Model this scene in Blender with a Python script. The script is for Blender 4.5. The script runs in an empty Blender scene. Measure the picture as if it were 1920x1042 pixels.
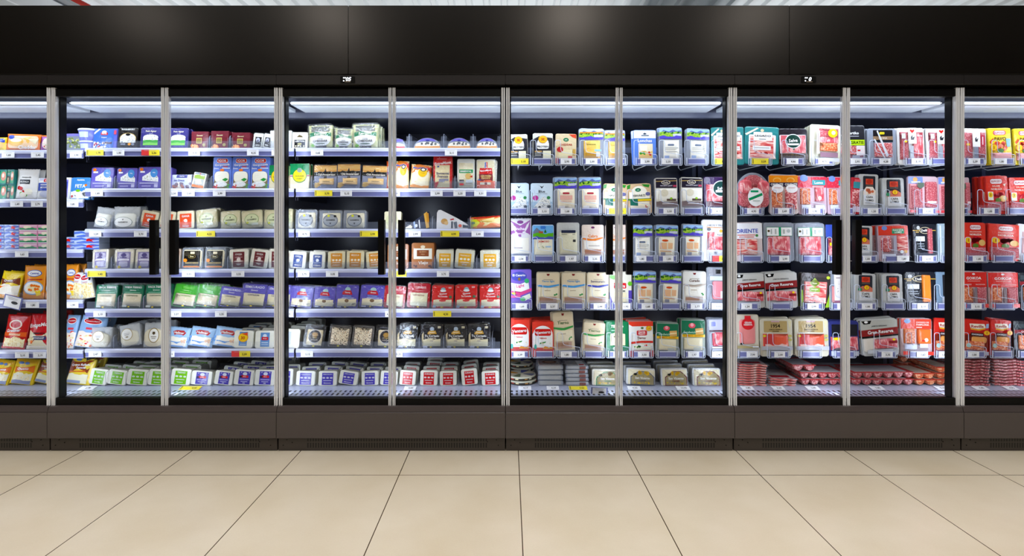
import bpy, math, random
from mathutils import Vector, Matrix
random.seed(7)
SC = bpy.context.scene
COL = SC.collection
# ---------------------------------------------------------------- camera
D0, S0, VX, VY, CH = 3.1, 342.0, 953.0, 420.0, 1.25      # camera distance, px/m on the kick-plate plane, vanishing point, eye height
F = D0 * S0
cam = bpy.data.cameras.new('camera'); cam.sensor_width = 36; cam.lens = F / 1920 * 36
cam.shift_x = (960 - VX) / 1920; cam.shift_y = -(521 - VY) / 1920; cam.clip_start = .05
co = bpy.data.objects.new('camera', cam); COL.objects.link(co)
co.location = (0, -D0, CH); co.rotation_euler = (math.pi / 2, 0, 0); SC.camera = co
# ---------------------------------------------------------------- world, colour
SC.view_settings.view_transform = 'Standard'; SC.view_settings.look = 'None'
SC.view_settings.gamma = 1; SC.view_settings.use_curve_mapping = False
SC.view_settings.exposure = 0.0
w = bpy.data.worlds.new('store'); SC.world = w; w.use_nodes = True
w.node_tree.nodes['Background'].inputs[0].default_value = (1.0, .96, .9, 1)
w.node_tree.nodes['Background'].inputs[1].default_value = .05
# ---------------------------------------------------------------- lights
def area(name, loc, rot, sx, sy, power, color, spread=180):
    l = bpy.data.lights.new(name, 'AREA'); l.shape = 'RECTANGLE'; l.size = sx; l.size_y = sy
    l.energy = power; l.color = color; l.spread = math.radians(spread)
    o = bpy.data.objects.new(name, l); COL.objects.link(o); o.location = loc; o.rotation_euler = rot
    return o
PITCH = 1.257
JX = [-.015 + PITCH * k for k in range(-3, 4)]             # the joints between the cabinets
WARM, COOL = (1.0, .97, .955), (.75, .84, 1.0)
for x, p in ((-5.0, 22), (-2.45, 34), (.85, 48), (3.35, 31)):   # ceiling lamps over the aisle
    area('aisle_lamp_light', (x, -4.7, 4.15), (0, 0, 0), .4, .4, p, (1.0, .88, .76))
area('aisle_fill_light', (0, -.85, 4.3), (0, 0, 0), 9.0, .3, 26, WARM, 40)  # added fill, no fixture: brightens the floor, narrow spread spares the fascia
area('aisle_fill_light', (0, -2.7, 4.4), (math.radians(25), 0, 0), 9.0, .25, 78, (1.0, .98, .97))  # second added fill, tilted at the cabinets to brighten fronts and floor
for k in range(6):                                          # upright LED strips behind the door posts and the meeting stiles
    for x, p in ((JX[k], 2.6), (JX[k] + PITCH / 2, 2.6)):
        if -3.4 < x < 3.3:
            area('door_led_light', (x, .115, 1.05), (math.radians(90), 0, 0), .03, 1.56, p, COOL)
for k in range(6):                                          # LED strip under each canopy
    area('canopy_led_light', (JX[k] + PITCH / 2, .16, 1.925), (math.radians(28), 0, 0), 1.15, .03, 2.6, COOL)

# ---------------------------------------------------------------- materials
def lin(h):
    c = [int(h[i:i + 2], 16) / 255 for i in (0, 2, 4)]
    return tuple((v / 12.92 if v <= .04045 else ((v + .055) / 1.055) ** 2.4) for v in c) + (1,)
NAMED = dict(w='f3f3f1', k='08080b', r='cf1414', g='0f7f38', b='2f49b4', y='f5d311', o='ee7410', p='5145bd', n='141b46', t='178078',
             c='efe5c2', m='6c1720', l='9c9ca4', d='2e2e34', s='96bdec', v='74bb1c', z='b4652a', e='e6d3a8', i='e78aa2', u='98409f', a='c0a050',
             q='7d76d8', x='c7cbe0', j='2b6fc0')
MATS = {}
def mk(name):
    m = bpy.data.materials.new(name); m.use_nodes = True
    return m, m.node_tree.nodes, m.node_tree.links, m.node_tree.nodes['Principled BSDF']
def pr(name, col, rough=.4, metal=0, spec=.5, emit=None, es=1, bump=0, bscale=60):
    if name in MATS: return MATS[name]
    m, N, L, B = mk(name)
    B.inputs['Base Color'].default_value = col if len(col) == 4 else tuple(col) + (1,)
    B.inputs['Roughness'].default_value = rough; B.inputs['Metallic'].default_value = metal
    B.inputs['Specular IOR Level'].default_value = spec
    if emit:
        B.inputs['Emission Color'].default_value = tuple(emit) + (1,); B.inputs['Emission Strength'].default_value = es
    if bump: add_bump(N, L, B, bump, bscale)
    MATS[name] = m; return m
def add_bump(N, L, B, strength, scale):
    tc = N.new('ShaderNodeTexCoord'); n = N.new('ShaderNodeTexNoise'); n.inputs['Scale'].default_value = scale; n.inputs['Detail'].default_value = 1
    n.inputs['Distortion'].default_value = 1.2
    bp = N.new('ShaderNodeBump'); bp.inputs['Strength'].default_value = strength; bp.inputs['Distance'].default_value = .006
    L.new(tc.outputs['Object'], n.inputs['Vector']); L.new(n.outputs['Fac'], bp.inputs['Height']); L.new(bp.outputs['Normal'], B.inputs['Normal'])
def noisy(name, stops, scale, rough=.35, kind='noise', detail=3, bump=.2, stretch=(1, 1, 1)):
    m, N, L, B = mk(name)
    tc = N.new('ShaderNodeTexCoord'); mp = N.new('ShaderNodeMapping'); mp.inputs['Scale'].default_value = stretch
    t = N.new('ShaderNodeTexVoronoi' if kind == 'voronoi' else 'ShaderNodeTexNoise'); t.inputs['Scale'].default_value = scale
    if kind == 'noise':
        t.inputs['Detail'].default_value = detail; t.inputs['Distortion'].default_value = .6
    r = N.new('ShaderNodeValToRGB'); e = r.color_ramp.elements
    while len(e) < len(stops): e.new(.5)
    for el, (p, h) in zip(e, stops): el.position = p; el.color = lin(h)
    L.new(tc.outputs['Object'], mp.inputs[0]); L.new(mp.outputs[0], t.inputs['Vector'])
    out = t.outputs['Distance' if kind == 'voronoi' else 'Fac']
    L.new(out, r.inputs[0]); L.new(r.outputs[0], B.inputs['Base Color']); B.inputs['Roughness'].default_value = rough
    if bump:
        bp = N.new('ShaderNodeBump'); bp.inputs['Strength'].default_value = bump; bp.inputs['Distance'].default_value = .004
        L.new(out, bp.inputs['Height']); L.new(bp.outputs[0], B.inputs['Normal'])
    MATS[name] = m
noisy('ham', [(.3, 'b8303a'), (.5, 'd8606a'), (.62, 'f0b8b4'), (.75, 'd04a50')], 55, stretch=(1, 1, .45))
noisy('sal', [(.14, 'ecc4bc'), (.28, 'd0747a'), (.55, 'a83a46'), (.8, 'b8525a')], 170, kind='voronoi', rough=.4)
noisy('bac', [(.35, 'c8303a'), (.47, 'e07a70'), (.55, 'f4d4c8'), (.66, 'c03038')], 40, stretch=(.35, 1, 1.6))
noisy('sau', [(.3, '8e1c24'), (.5, 'c04a50'), (.62, 'f0c0b8'), (.75, 'a03038')], 120)
noisy('cho', [(.3, 'a83018'), (.5, 'd86a38'), (.62, 'f0b890'), (.75, 'c04a20')], 110)
noisy('chz', [(.3, 'e4d8b0'), (.7, 'f3ebcf')], 25, bump=.1)
noisy('chd', [(.3, 'e0a03a'), (.7, 'f4cc66')], 30, bump=.1)
noisy('rin', [(.3, 'c8b890'), (.7, 'e6dab4')], 30, bump=.15)
noisy('blk', [(.3, 'e6e6d6'), (.7, 'f2f1e4')], 25, bump=.1)
noisy('blu', [(.36, '5a6478'), (.46, 'eef0ea'), (.7, 'f6f5ee')], 150)
noisy('moz', [(.35, 'cfd4d8'), (.5, 'f2f2ee'), (.7, 'fbfbf6')], 90, bump=.5)
noisy('gra', [(.35, 'd8b05a'), (.5, 'f4e6b0'), (.7, 'fbf2d4')], 130, bump=.6, stretch=(1, 1, .5))
noisy('nut', [(.38, '3a2414'), (.46, 'e8d8b8'), (.56, 'f6ead0'), (.62, '9a6a3a'), (.72, 'e8d0a0')], 110, bump=.5)
noisy('fld', [(.3, '3f7d1c'), (.5, '86b82c'), (.7, 'c4d440')], 60, bump=0)
noisy('fod', [(.3, 'b83a1c'), (.45, 'e89a3a'), (.58, 'f6e8c0'), (.7, '6a9a30')], 70, bump=.1)
def film_mat(name, opacity, col, rough=.12, bump=.5, scale=45):
    m, N, L, B = mk(name)
    B.inputs['Base Color'].default_value = lin(col); B.inputs['Roughness'].default_value = rough
    if bump: add_bump(N, L, B, bump, scale)
    t = N.new('ShaderNodeBsdfTransparent'); mix = N.new('ShaderNodeMixShader'); mix.inputs[0].default_value = opacity
    L.new(t.outputs[0], mix.inputs[1]); L.new(B.outputs[0], mix.inputs[2]); L.new(mix.outputs[0], N['Material Output'].inputs[0])
    MATS[name] = m
film_mat('film', .5, 'b4bccb', .1, .8, 30)
film_mat('crin', .62, 'dfe3e6', .1, 1.0, 55)
def wrap_mat():
    m, N, L, B = mk('wrap')
    t = N.new('ShaderNodeBsdfTransparent'); g = N.new('ShaderNodeBsdfGlossy'); g.inputs['Roughness'].default_value = .16
    tc = N.new('ShaderNodeTexCoord'); n = N.new('ShaderNodeTexNoise'); n.inputs['Scale'].default_value = 34; n.inputs['Distortion'].default_value = 1.5
    bp = N.new('ShaderNodeBump'); bp.inputs['Strength'].default_value = 1; bp.inputs['Distance'].default_value = .008
    L.new(tc.outputs['Object'], n.inputs['Vector']); L.new(n.outputs['Fac'], bp.inputs['Height']); L.new(bp.outputs['Normal'], g.inputs['Normal'])
    mix = N.new('ShaderNodeMixShader'); mix.inputs[0].default_value = .07
    L.new(t.outputs[0], mix.inputs[1]); L.new(g.outputs[0], mix.inputs[2]); L.new(mix.outputs[0], N['Material Output'].inputs[0]); MATS['wrap'] = m
wrap_mat()
film_mat('fil2', .72, 'd8dad8')
film_mat('acrylic', .055, 'c8d2e8', rough=.08, bump=0)
film_mat('acredge', .8, 'd4daee', rough=.1, bump=0)
def glass_mat():
    m, N, L, B = mk('door_glass')
    t = N.new('ShaderNodeBsdfTransparent'); t.inputs[0].default_value = (.97, .98, .985, 1)
    g = N.new('ShaderNodeBsdfGlossy'); g.inputs['Roughness'].default_value = .01
    fr = N.new('ShaderNodeFresnel'); fr.inputs['IOR'].default_value = 1.16
    mix = N.new('ShaderNodeMixShader')
    L.new(fr.outputs[0], mix.inputs[0]); L.new(t.outputs[0], mix.inputs[1]); L.new(g.outputs[0], mix.inputs[2])
    L.new(mix.outputs[0], N['Material Output'].inputs[0]); MATS['door_glass'] = m
glass_mat()
def M(c):
    if c in MATS: return MATS[c]
    h = NAMED.get(c, c)
    if len(h) == 3: h = ''.join(q * 2 for q in h)
    return pr(c, lin(h), .24, bump=.3, bscale=38)
BLACK = pr('black_frame', (.002, .002, .0025), .4, spec=.15)
FASC = pr('fascia_black', (.004, .003, .0023), .25, spec=.4)
TRIM = pr('canopy_trim', (.02, .018, .019), .35, spec=.3)
KICK = pr('kick_brown_grey', (.075, .062, .061), .2, spec=.45)
BASE = pr('base_dark', (.03, .025, .022), .45)
ALU = pr('brushed_aluminium', (.92, .95, 1.0), .2, metal=.1)
INNER = pr('cabinet_navy', (.022, .025, .055), .28)
CANO = pr('canopy_lining', (.085, .092, .14), .35)
SHELF = pr('shelf_metal', (.03, .032, .05), .35)
RAIL = pr('lavender_rail', lin('7276aa'), .25)
LIP = pr('pale_lip', lin('c2c5dc'), .2)
TAGW = pr('tag_white', lin('f4f4f6'), .5); TAGY = pr('tag_yellow', lin('f4e02c'), .5); TAGR = pr('tag_red', lin('e23030'), .5)
INK = pr('ink', (.012, .012, .014), .5)
WIRE = pr('clear_wire', lin('c9d2e6'), .15)
LEDP = pr('led_panel', (.8, .85, .9), .5, emit=(.62, .74, .95), es=.22)
LEDL = pr('led_line', (1, 1, 1), .5, emit=(.9, .95, 1), es=3.0)
DIG = pr('display_digit', (1, 1, 1), .5, emit=(.85, .9, 1), es=1.6)

# ---------------------------------------------------------------- mesh builder
class MB:
    def __init__(s): s.v = []; s.f = []; s.mi = []; s.mats = []; s.sm = []
    def mat(s, m):
        if m not in s.mats: s.mats.append(m)
        return s.mats.index(m)
    def add(s, vs, fs, m, smooth=False):
        o = len(s.v); k = s.mat(m); s.v += [tuple(p) for p in vs]
        for f in fs: s.f.append(tuple(i + o for i in f)); s.mi.append(k); s.sm.append(smooth)
    def box(s, x0, x1, y0, y1, z0, z1, m, bev=0):
        if bev:
            b = bev; pts = []; fs = []
            ring = lambda x0, x1, y0, y1, z: [(x0, y0, z), (x1, y0, z), (x1, y1, z), (x0, y1, z)]
            rs = [ring(x0 + b, x1 - b, y0 + b, y1 - b, z0), ring(x0, x1, y0, y1, z0 + b), ring(x0, x1, y0, y1, z1 - b), ring(x0 + b, x1 - b, y0 + b, y1 - b, z1)]
            for r in rs: pts += r
            for k in range(3):
                for i in range(4): j = (i + 1) % 4; fs.append((k * 4 + i, k * 4 + j, k * 4 + 4 + j, k * 4 + 4 + i))
            fs += [(3, 2, 1, 0), (12, 13, 14, 15)]
            s.add(pts, fs, m); return s
        v = [(x0, y0, z0), (x1, y0, z0), (x1, y1, z0), (x0, y1, z0), (x0, y0, z1), (x1, y0, z1), (x1, y1, z1), (x0, y1, z1)]
        s.add(v, [(3, 2, 1, 0), (4, 5, 6, 7), (0, 1, 5, 4), (1, 2, 6, 5), (2, 3, 7, 6), (3, 0, 4, 7)], m); return s
    def rings(s, rs, m, cap0=True, cap1=True, smooth=False):
        n = len(rs[0]); pts = [p for r in rs for p in r]; fs = []
        for k in range(len(rs) - 1):
            for i in range(n):
                j = (i + 1) % n; fs.append((k * n + i, k * n + j, (k + 1) * n + j, (k + 1) * n + i))
        if cap0: fs.append(tuple(range(n - 1, -1, -1)))
        if cap1: fs.append(tuple((len(rs) - 1) * n + i for i in range(n)))
        s.add(pts, fs, m, smooth); return s
    def tube(s, path, r, m, n=6):
        path = [Vector(p) for p in path]; rs = []
        for i, p in enumerate(path):
            d = (path[min(i + 1, len(path) - 1)] - path[max(i - 1, 0)]).normalized()
            a = d.cross(Vector((0, 1, 0)) if abs(d.y) < .9 else Vector((1, 0, 0))).normalized(); b = d.cross(a)
            rs.append([tuple(p + r * (math.cos(t) * a + math.sin(t) * b)) for t in [2 * math.pi * k / n for k in range(n)]])
        return s.rings(rs, m, smooth=True)
    def build(s, name, parent=None, loc=None):
        me = bpy.data.meshes.new(name); me.from_pydata(s.v, [], s.f); me.polygons.foreach_set('material_index', s.mi)
        me.polygons.foreach_set('use_smooth', s.sm)
        for m in s.mats: me.materials.append(m)
        me.update()
        o = bpy.data.objects.new(name, me); COL.objects.link(o)
        if parent: o.parent = parent
        if loc: o.location = loc
        return o
def empty(name, loc=(0, 0, 0)):
    o = bpy.data.objects.new(name, None); COL.objects.link(o); o.location = loc; o.empty_display_size = .05; return o
def tag(o, label, cat, group=None):
    o['label'] = label; o['category'] = cat
    if group: o['group'] = group
    return o
def struct(name, mb):
    o = mb.build(name); o['kind'] = 'structure'; return o
def copy_tree(o, parent=None):
    c = o.copy(); COL.objects.link(c)
    if parent: c.parent = parent
    for ch in list(o.children): copy_tree(ch, c)
    return c
def s_at(y): return F / (D0 + y)
def X(px, y): return (px - VX) / s_at(y)
def Z(py, y): return CH - (py - VY) / s_at(y)

# ---------------------------------------------------------------- lettering: every string becomes one small mesh
WORDS = {}
def prep_words(strings):
    obs = []
    for t in sorted(strings):
        c = bpy.data.curves.new('word', 'FONT'); c.body = t; c.size = 1; c.resolution_u = 2; c.align_x = 'CENTER'; c.offset = .02
        o = bpy.data.objects.new('word', c); COL.objects.link(o); obs.append((t, o))
    dg = bpy.context.evaluated_depsgraph_get()
    for t, o in obs:
        e = o.evaluated_get(dg); me = e.to_mesh()
        v = [(p.co.x, p.co.y) for p in me.vertices]; f = [tuple(p.vertices) for p in me.polygons]
        e.to_mesh_clear()
        if not v: v = [(0, 0)]
        x0 = min(p[0] for p in v); x1 = max(p[0] for p in v); y0 = min(p[1] for p in v); y1 = max(p[1] for p in v)
        WORDS[t] = ([(p[0] - (x0 + x1) / 2, p[1] - (y0 + y1) / 2) for p in v], f, max(x1 - x0, .01), max(y1 - y0, .01))
    for t, o in obs:
        c = o.data; bpy.data.objects.remove(o); bpy.data.curves.remove(c)
def flat_word(mb, t, cx, cz, y, hgt, maxw, m, slant=0):
    v, f, tw, th = WORDS[t]; k = min(hgt / th, maxw / tw)
    mb.add([(cx + (p[0] + slant * p[1]) * k, y, cz + p[1] * k) for p in v], f, m)
# ---------------------------------------------------------------- packages: a body in the round plus printed, moulded and edible parts
# shape: outline, depth, bulge, bulge power, corner radius, back scale
SHAPES = dict(bag=('bag', .034, .011, 2.4, .05, .7), pak=('rect', .016, .002, 4, .09, .97), box=('rect', .042, 0, 4, .015, 1.0),
              blk=('rect', .085, .003, 6, .13, .93), wed=('rect', .075, .003, 6, .1, .85), cir=('circ', .02, .003, 4, 0, .93),
              dom=('dome', .11, .002, 4, 0, .8), tri1=('tri1', .05, 0, 4, 0, .95), tri2=('tri2', .05, 0, 4, 0, .95), car=('rect', .016, 0, 4, .06, 1.0),
              cam=('crum', .06, .008, 3, .3, .8))
def outline(kind, r, asp, rnd):
    P = []
    if kind == 'circ': return [(math.cos(2 * math.pi * k / 36), math.sin(2 * math.pi * k / 36)) for k in range(36)]
    if kind == 'dome': return [(math.cos(math.pi * k / 24), 2 * math.sin(math.pi * k / 24) - 1) for k in range(25)]
    if kind == 'crum': return [((1 - .06 * rnd.random()) * x, (1 - .07 * rnd.random()) * y) for x, y in outline('bag', r, asp, rnd)]
    if kind == 'tri1': return [(-1, -.98), (1, -1), (1, .55), (.93, .95), (.8, 1), (.1, .25), (-.97, -.86)]
    if kind == 'tri2': return [(-1, -1), (1, -1), (1, -.62), (.9, -.5), (.2, .2), (-.75, 1), (-.9, .96), (-.98, .7)]
    if kind == 'bag':
        n = 14
        P = [(-1 + 2 * k / n, -1 + (.02 if k % 2 else 0)) for k in range(n + 1)]
        P += [(1 - .03 * math.sin(math.pi * k / 8) + rnd.uniform(-.015, .015), -1 + 2 * k / 8) for k in range(1, 8)]
        P += [(1 - 2 * k / n, 1 - (.025 if k % 2 else 0) + rnd.uniform(-.015, .01)) for k in range(n + 1)]
        P += [(-1 + .03 * math.sin(math.pi * k / 8) + rnd.uniform(-.015, .015), 1 - 2 * k / 8) for k in range(1, 8)]
        return P
    rx, ry = (2 * r, 2 * r * asp) if asp < 1 else (2 * r / asp, 2 * r)
    for cx, cy, a0 in ((1 - rx, -1 + ry, -90), (1 - rx, 1 - ry, 0), (-1 + rx, 1 - ry, 90), (-1 + rx, -1 + ry, 180)):
        for k in range(5):
            a = math.radians(a0 + 22.5 * k); P.append((cx + rx * math.cos(a), cy + ry * math.sin(a)))
    return P
class Pack:
    def __init__(s, w, h, shape, t, taper, key):
        k, t0, s.b, s.p, s.r, s.bs = SHAPES[shape]; s.kind = k; s.w, s.h, s.t, s.tap = w, h, t or t0, taper
        s.rnd = random.Random(sum(map(ord, key))); s.out = outline(k, s.r, w / h, s.rnd)
        s.b = min(s.b, .25 * min(w, h))
    def gauge(s, u, v): return math.hypot(u, v) if s.kind == 'circ' else max(abs(u), abs(v))
    def fy(s, u, v): return s.b * min(1.0, s.gauge(u, v)) ** s.p if s.b > .003 else 0
    def pt(s, u, v, y): z = (v + 1) / 2 * s.h; return (u * s.w / 2 * (1 + s.tap * (z / s.h - .5)), y, z)
    def P(s, x, y, lift): u, v = 2 * x - 1, 1 - 2 * y; return s.pt(u, v, s.fy(u, v) - lift)
    def body(s, mb, m):
        sc = lambda k: [(u * k, v * k) for u, v in s.out]
        back = [s.pt(u * s.bs, v if s.bs > .8 else v * .75, s.t) for u, v in s.out]
        e = s.b + min(.004, s.t * .2)
        rs = [back]
        if s.bs < .8: rs.append([s.pt(u * .9, v * .92, s.b + (s.t - s.b) * .6) for u, v in s.out])
        rs += [[s.pt(u, v, e) for u, v in s.out], [s.pt(u * .985, v * .985, s.b * .985 ** s.p if s.b > .003 else s.b * .35) for u, v in s.out]]
        if s.b <= .003: rs += [[s.pt(u, v, 0) for u, v in sc(.955)]]
        else: rs += [[s.pt(u, v, s.b * k ** s.p) for u, v in sc(k)] for k in (.88, .7, .48, .25)]
        rs = [[r[i] for i in range(len(r))] for r in rs]
        mb.rings(rs, m, smooth=s.b > .005)
def run_dsl(pk, dsl, root, first):
    part, mb, lift = first, MB(), .0006
    def flush():
        if mb.v: mb.build(part, root)
    def grid(fn, nx, ny, m):
        mb.add([fn(i / nx, j / ny) for j in range(ny + 1) for i in range(nx + 1)],
               [(j * (nx + 1) + i, (j + 1) * (nx + 1) + i, (j + 1) * (nx + 1) + i + 1, j * (nx + 1) + i + 1) for j in range(ny) for i in range(nx)], m)
    def fan(pts, m):
        n = len(pts); cx = sum(p[0] for p in pts) / n; cy = sum(p[1] for p in pts) / n
        lv = (1, .66, .33) if pk.b > .003 else (1,)
        vs = [pk.P(cx + (x - cx) * k, cy + (y - cy) * k, lift) for k in lv for x, y in pts] + [pk.P(cx, cy, lift)]
        fs = [(a * n + i, (a + 1) * n + i, (a + 1) * n + (i + 1) % n, a * n + (i + 1) % n) for a in range(len(lv) - 1) for i in range(n)]
        o = (len(lv) - 1) * n; fs += [(o + i, len(vs) - 1, o + (i + 1) % n) for i in range(n)]
        mb.add(vs, fs, m)
    for cmd in [c.strip() for c in dsl.split(';') if c.strip()]:
        if cmd[0] == '>': flush(); part, mb = cmd[1:].strip(), MB(); continue
        if cmd[0] == 't':
            _, txt, rest = cmd.split('~'); a = rest.split(); cx, cy, hg, mw = map(float, a[:4]); m = M(a[4])
            v, f, tw, th = WORDS[txt]; k = min(hg * pk.h / th, mw * pk.w / tw)
            sl = float(a[5]) if len(a) > 5 else 0
            mb.add([pk.P(cx + (p[0] * k) / pk.w, cy - (p[1] * k + sl * p[0] * k) / pk.h, lift + .0004) for p in v], f, m)
            lift += .0003; continue
        a = cmd.split(); op = a[0]
        if op == 'd':
            x0, y0, x1, y1 = map(float, a[1:5]); n = int(a[5]); sz = float(a[6]); m = M(a[7])
            for _ in range(n):
                cx, cy = pk.rnd.uniform(x0, x1), pk.rnd.uniform(y0, y1); q = sz * pk.rnd.uniform(.6, 1.2); asp = pk.w / pk.h
                fan([(cx + q * math.cos(t), cy + q * asp * math.sin(t)) for t in [2 * math.pi * i / 8 for i in range(8)]], m)
        elif op == 'p':
            m = M(a[1]); c = list(map(float, a[2:])); fan(list(zip(c[0::2], c[1::2])), m)
        elif op == 'h':
            y0, y1, amp = float(a[1]), float(a[2]), float(a[4]); m = M(a[3]); ph = pk.rnd.uniform(0, 6)
            x0, x1 = (float(a[5]), float(a[6])) if len(a) > 6 else (0.03, .97)
            grid(lambda i, j: pk.P(x0 + (x1 - x0) * i, (y0 + amp * math.sin(ph + 9 * i) + amp * .5 * math.sin(23 * i)) * (1 - j) + y1 * j, lift), 12, 3 if pk.b > .003 else 1, m)
        else:
            n = list(map(float, a[1:5]))
            if op == 'r':
                q = 6 if pk.b > .003 else 1
                grid(lambda i, j: pk.P(n[0] + (n[2] - n[0]) * i, n[1] + (n[3] - n[1]) * j, lift), q, q, M(a[5]))
            elif op == 'e':
                fan([(n[0] + n[2] * math.cos(t), n[1] + n[3] * math.sin(t)) for t in [2 * math.pi * i / 24 for i in range(24)]], M(a[5]))
            elif op == 'o':
                rx = float(a[5]); ry = rx * pk.w / pk.h; pts = []
                for cx, cy, a0 in ((n[2] - rx, n[3] - ry, 0), (n[0] + rx, n[3] - ry, 90), (n[0] + rx, n[1] + ry, 180), (n[2] - rx, n[1] + ry, 270)):
                    pts += [(cx + rx * math.cos(math.radians(a0 + 30 * k)), cy + ry * math.sin(math.radians(a0 + 30 * k))) for k in range(4)]
                fan(pts, M(a[6]))
            elif op == 'f':                       # a raised, rounded piece: slices of ham, a block of cheese
                th = float(a[5]); m = M(a[6]); cx, cy = (n[0] + n[2]) / 2, (n[1] + n[3]) / 2; hx, hy = (n[2] - n[0]) / 2, (n[3] - n[1]) / 2
                o = outline('rect', float(a[7]) if len(a) > 7 else .1, hx * pk.w / (hy * pk.h), pk.rnd)
                o = [(u + pk.rnd.uniform(-.03, .03), v + pk.rnd.uniform(-.03, .03)) for u, v in o]
                rs = [[pk.P(cx + u * hx * k, cy - v * hy * k, l) for u, v in o] for k, l in ((1, -.001), (.98, lift + th * .6), (.93, lift + th), (.5, lift + th * 1.15))]
                mb.rings(rs, m, cap0=False, smooth=True); lift += th * 1.2
        lift += .0003
    flush()

S = {}
S['arla'] = 'h .03 .17 s .005;p 5a6aa8 .04 .16 .2 .07 .4 .13 .6 .06 .8 .12 .96 .08 .96 .2 .04 .2;h .13 .25 fld .015;d .05 .13 .95 .18 9 .04 1d5a1c;p x .6 .18 .95 .17 .95 .24 .6 .24;h .24 .31 p .018'
S['bott'] = '>tray_edge;r .06 .84 .94 .96 7d8290;'
S['gran'] = '>printed_sleeve;r .0 .04 1 .28 c9c9c5;p k .02 .05 .3 .04 .26 .13 .08 .14;e .15 .08 .05 .03 w;t~JAMON SERRANO~.5 .2 .05 .5 555555;p 8c1c1e 0 .3 1 .24 1 .43 0 .47;t~Gran Reserva~.52 .35 .11 .7 w .05;p k 0 .47 1 .43 1 .47 0 .52;>ham_slices;f .04 .52 .6 .78 .003 ham;f .3 .54 .94 .8 .004 ham;>printed_front;r .7 .6 .93 .67 8c1c1e;e .84 .57 .04 .03 y;r .1 .82 .8 .92 c8ccd4'
S['eur'] = lambda n, x, y: f'e {x} {y} .15 .09 r;e {x} {y} .125 .075 y;t~{n}~{x} {y} .06 .16 b01010'
def ven(): return 'h .0 .12 e23a2a .01 0 1;p e23a2a 0 0 1 0 1 1 0 1;e .5 .37 .46 .26 w;r .04 .37 .96 .74 w;o .12 .2 .88 .4 .08 r;t~Ventero~.5 .3 .12 .7 w .08;t~TIERNO~.5 .47 .05 .35 r;p 2f8a3c .35 .6 .65 .56 .62 .6 .36 .64;e .15 .72 .06 .08 48b4a8;d .3 .55 .9 .7 6 .03 c;h .72 .8 e89a3a .02 .5 .95;r .0 .78 1 1 e23a2a;o .25 .85 .72 .91 .03 w'
def ventero_cards(): return ''
# key: (kind, category, look, shape, depth, body, first part, dsl, taper)
D = {}
def de(key, kind, cat, look, shape, body, dsl, depth=None, first='printed_front', taper=0, lean=6): D[key] = (kind, cat, look, shape, depth, body, first, dsl, taper, lean)
# ---- leftmost cabinet
de('ylw', 'cheese_bag', 'cheese', 'yellow and blue cheese snack pack', 'bag', 'y', 'r .1 .1 .9 .4 b;e .5 .6 .35 .25 chd')
de('ched', 'cheese_bag', 'cheese', 'orange grated cheddar bag with wedges', 'bag', 'o', 'o .06 .12 .94 .88 .08 f0c89a;e .3 .5 .24 .26 chd;e .3 .4 .18 .12 f6ecc8;p chd .5 .25 .75 .15 .68 .6;p chz .62 .3 .95 .25 .88 .6;e .15 .22 .1 .12 b;t~Cheddar~.66 .8 .22 .6 w .04;r .02 .02 .98 .08 f2902c')
de('purp', 'cheese_bag', 'cheese', 'purple cheese snack bag with orange edge', 'bag', 'u', 'e .55 .55 .4 .35 f0d8c8;d .3 .4 .8 .8 9 .07 r;d .3 .4 .8 .8 6 .06 v;r .0 .02 1 .1 o')
de('teal', 'carton', 'carton', 'teal carton with cheese picture', 'box', 't', 'r .5 .12 .98 .9 3aa070;e .75 .45 .2 .3 d88a70;e .72 .4 .1 .15 f0e0d0;o .02 .45 .45 .95 .05 3a2a1a;r .1 .55 .3 .85 a88a50;r .05 .1 .45 .2 g;t~CHEESE~.25 .3 .14 .35 e')
de('mozb', 'cheese_bag', 'cheese', 'white mozzarella bag with tomato and basil', 'bag', 'w', 't~mozzarella~.5 .28 .05 .5 k;r .2 .36 .68 .5 1c2430;t~BUFALA~.44 .43 .06 .4 w;d .15 .6 .5 .78 5 .08 r;d .2 .6 .55 .85 4 .07 v;e .65 .75 .18 .1 fffbe8;e .4 .85 .15 .08 fffbe8')
de('gazi', 'cheese_bag', 'cheese', 'white and blue soft cheese bag', 'bag', 'w', 'r .1 .02 .9 .14 x;o .35 .05 .9 .2 .05 r;t~GAZI~.62 .125 .1 .45 w;r .06 .24 .94 .6 3a52b0;t~WEISSKASE~.5 .33 .07 .75 w;t~MOLKEREI~.5 .45 .07 .7 w;e .55 .75 .35 .15 x')
de('oliv', 'olive_tub', 'tub', 'clear tub of green olives with lilac lid', 'box', 'film', '>lid;r .02 .0 .98 .14 q;>olives;d .15 .25 .9 .85 26 .07 7a8a3a;d .15 .25 .9 .85 12 .06 c8cc88', .09)
de('fetb', 'carton', 'cheese', 'blue feta carton with red berries', 'box', '5a63c8', 'p 3d6fc4 0 .02 .85 .02 .85 .99 0 .99;p w .02 .3 .3 .02 .2 .02 .02 .2;o .3 .2 .6 .33 .04 r;t~FETA~.45 .26 .08 .25 w;e .45 .18 .1 .07 w;t~Original~.45 .45 .08 .3 w;d .05 .7 .55 .95 20 .05 w;d .05 .7 .5 .92 11 .035 c01848;h .68 .76 4a1c24 .02 .45 .8;r .87 .1 .97 .3 d04a60')
de('roqb', 'blue_cheese_pack', 'cheese', 'black roquefort pack with cheese window', 'pak', 'k', 't~ROQUEFORT~.5 .1 .09 .75 w;e .5 .52 .42 .26 c8a860;>cheese_window;e .5 .53 .39 .24 blu;p blu .12 .5 .88 .5 .9 .72 .1 .72;e .5 .34 .12 .06 k;>printed_band;r .1 .72 .9 .88 1a1a1a;r .16 .75 .4 .83 8890a0;e .6 .79 .08 .06 f0a020;e .78 .79 .08 .06 8890a0', .03)
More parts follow.
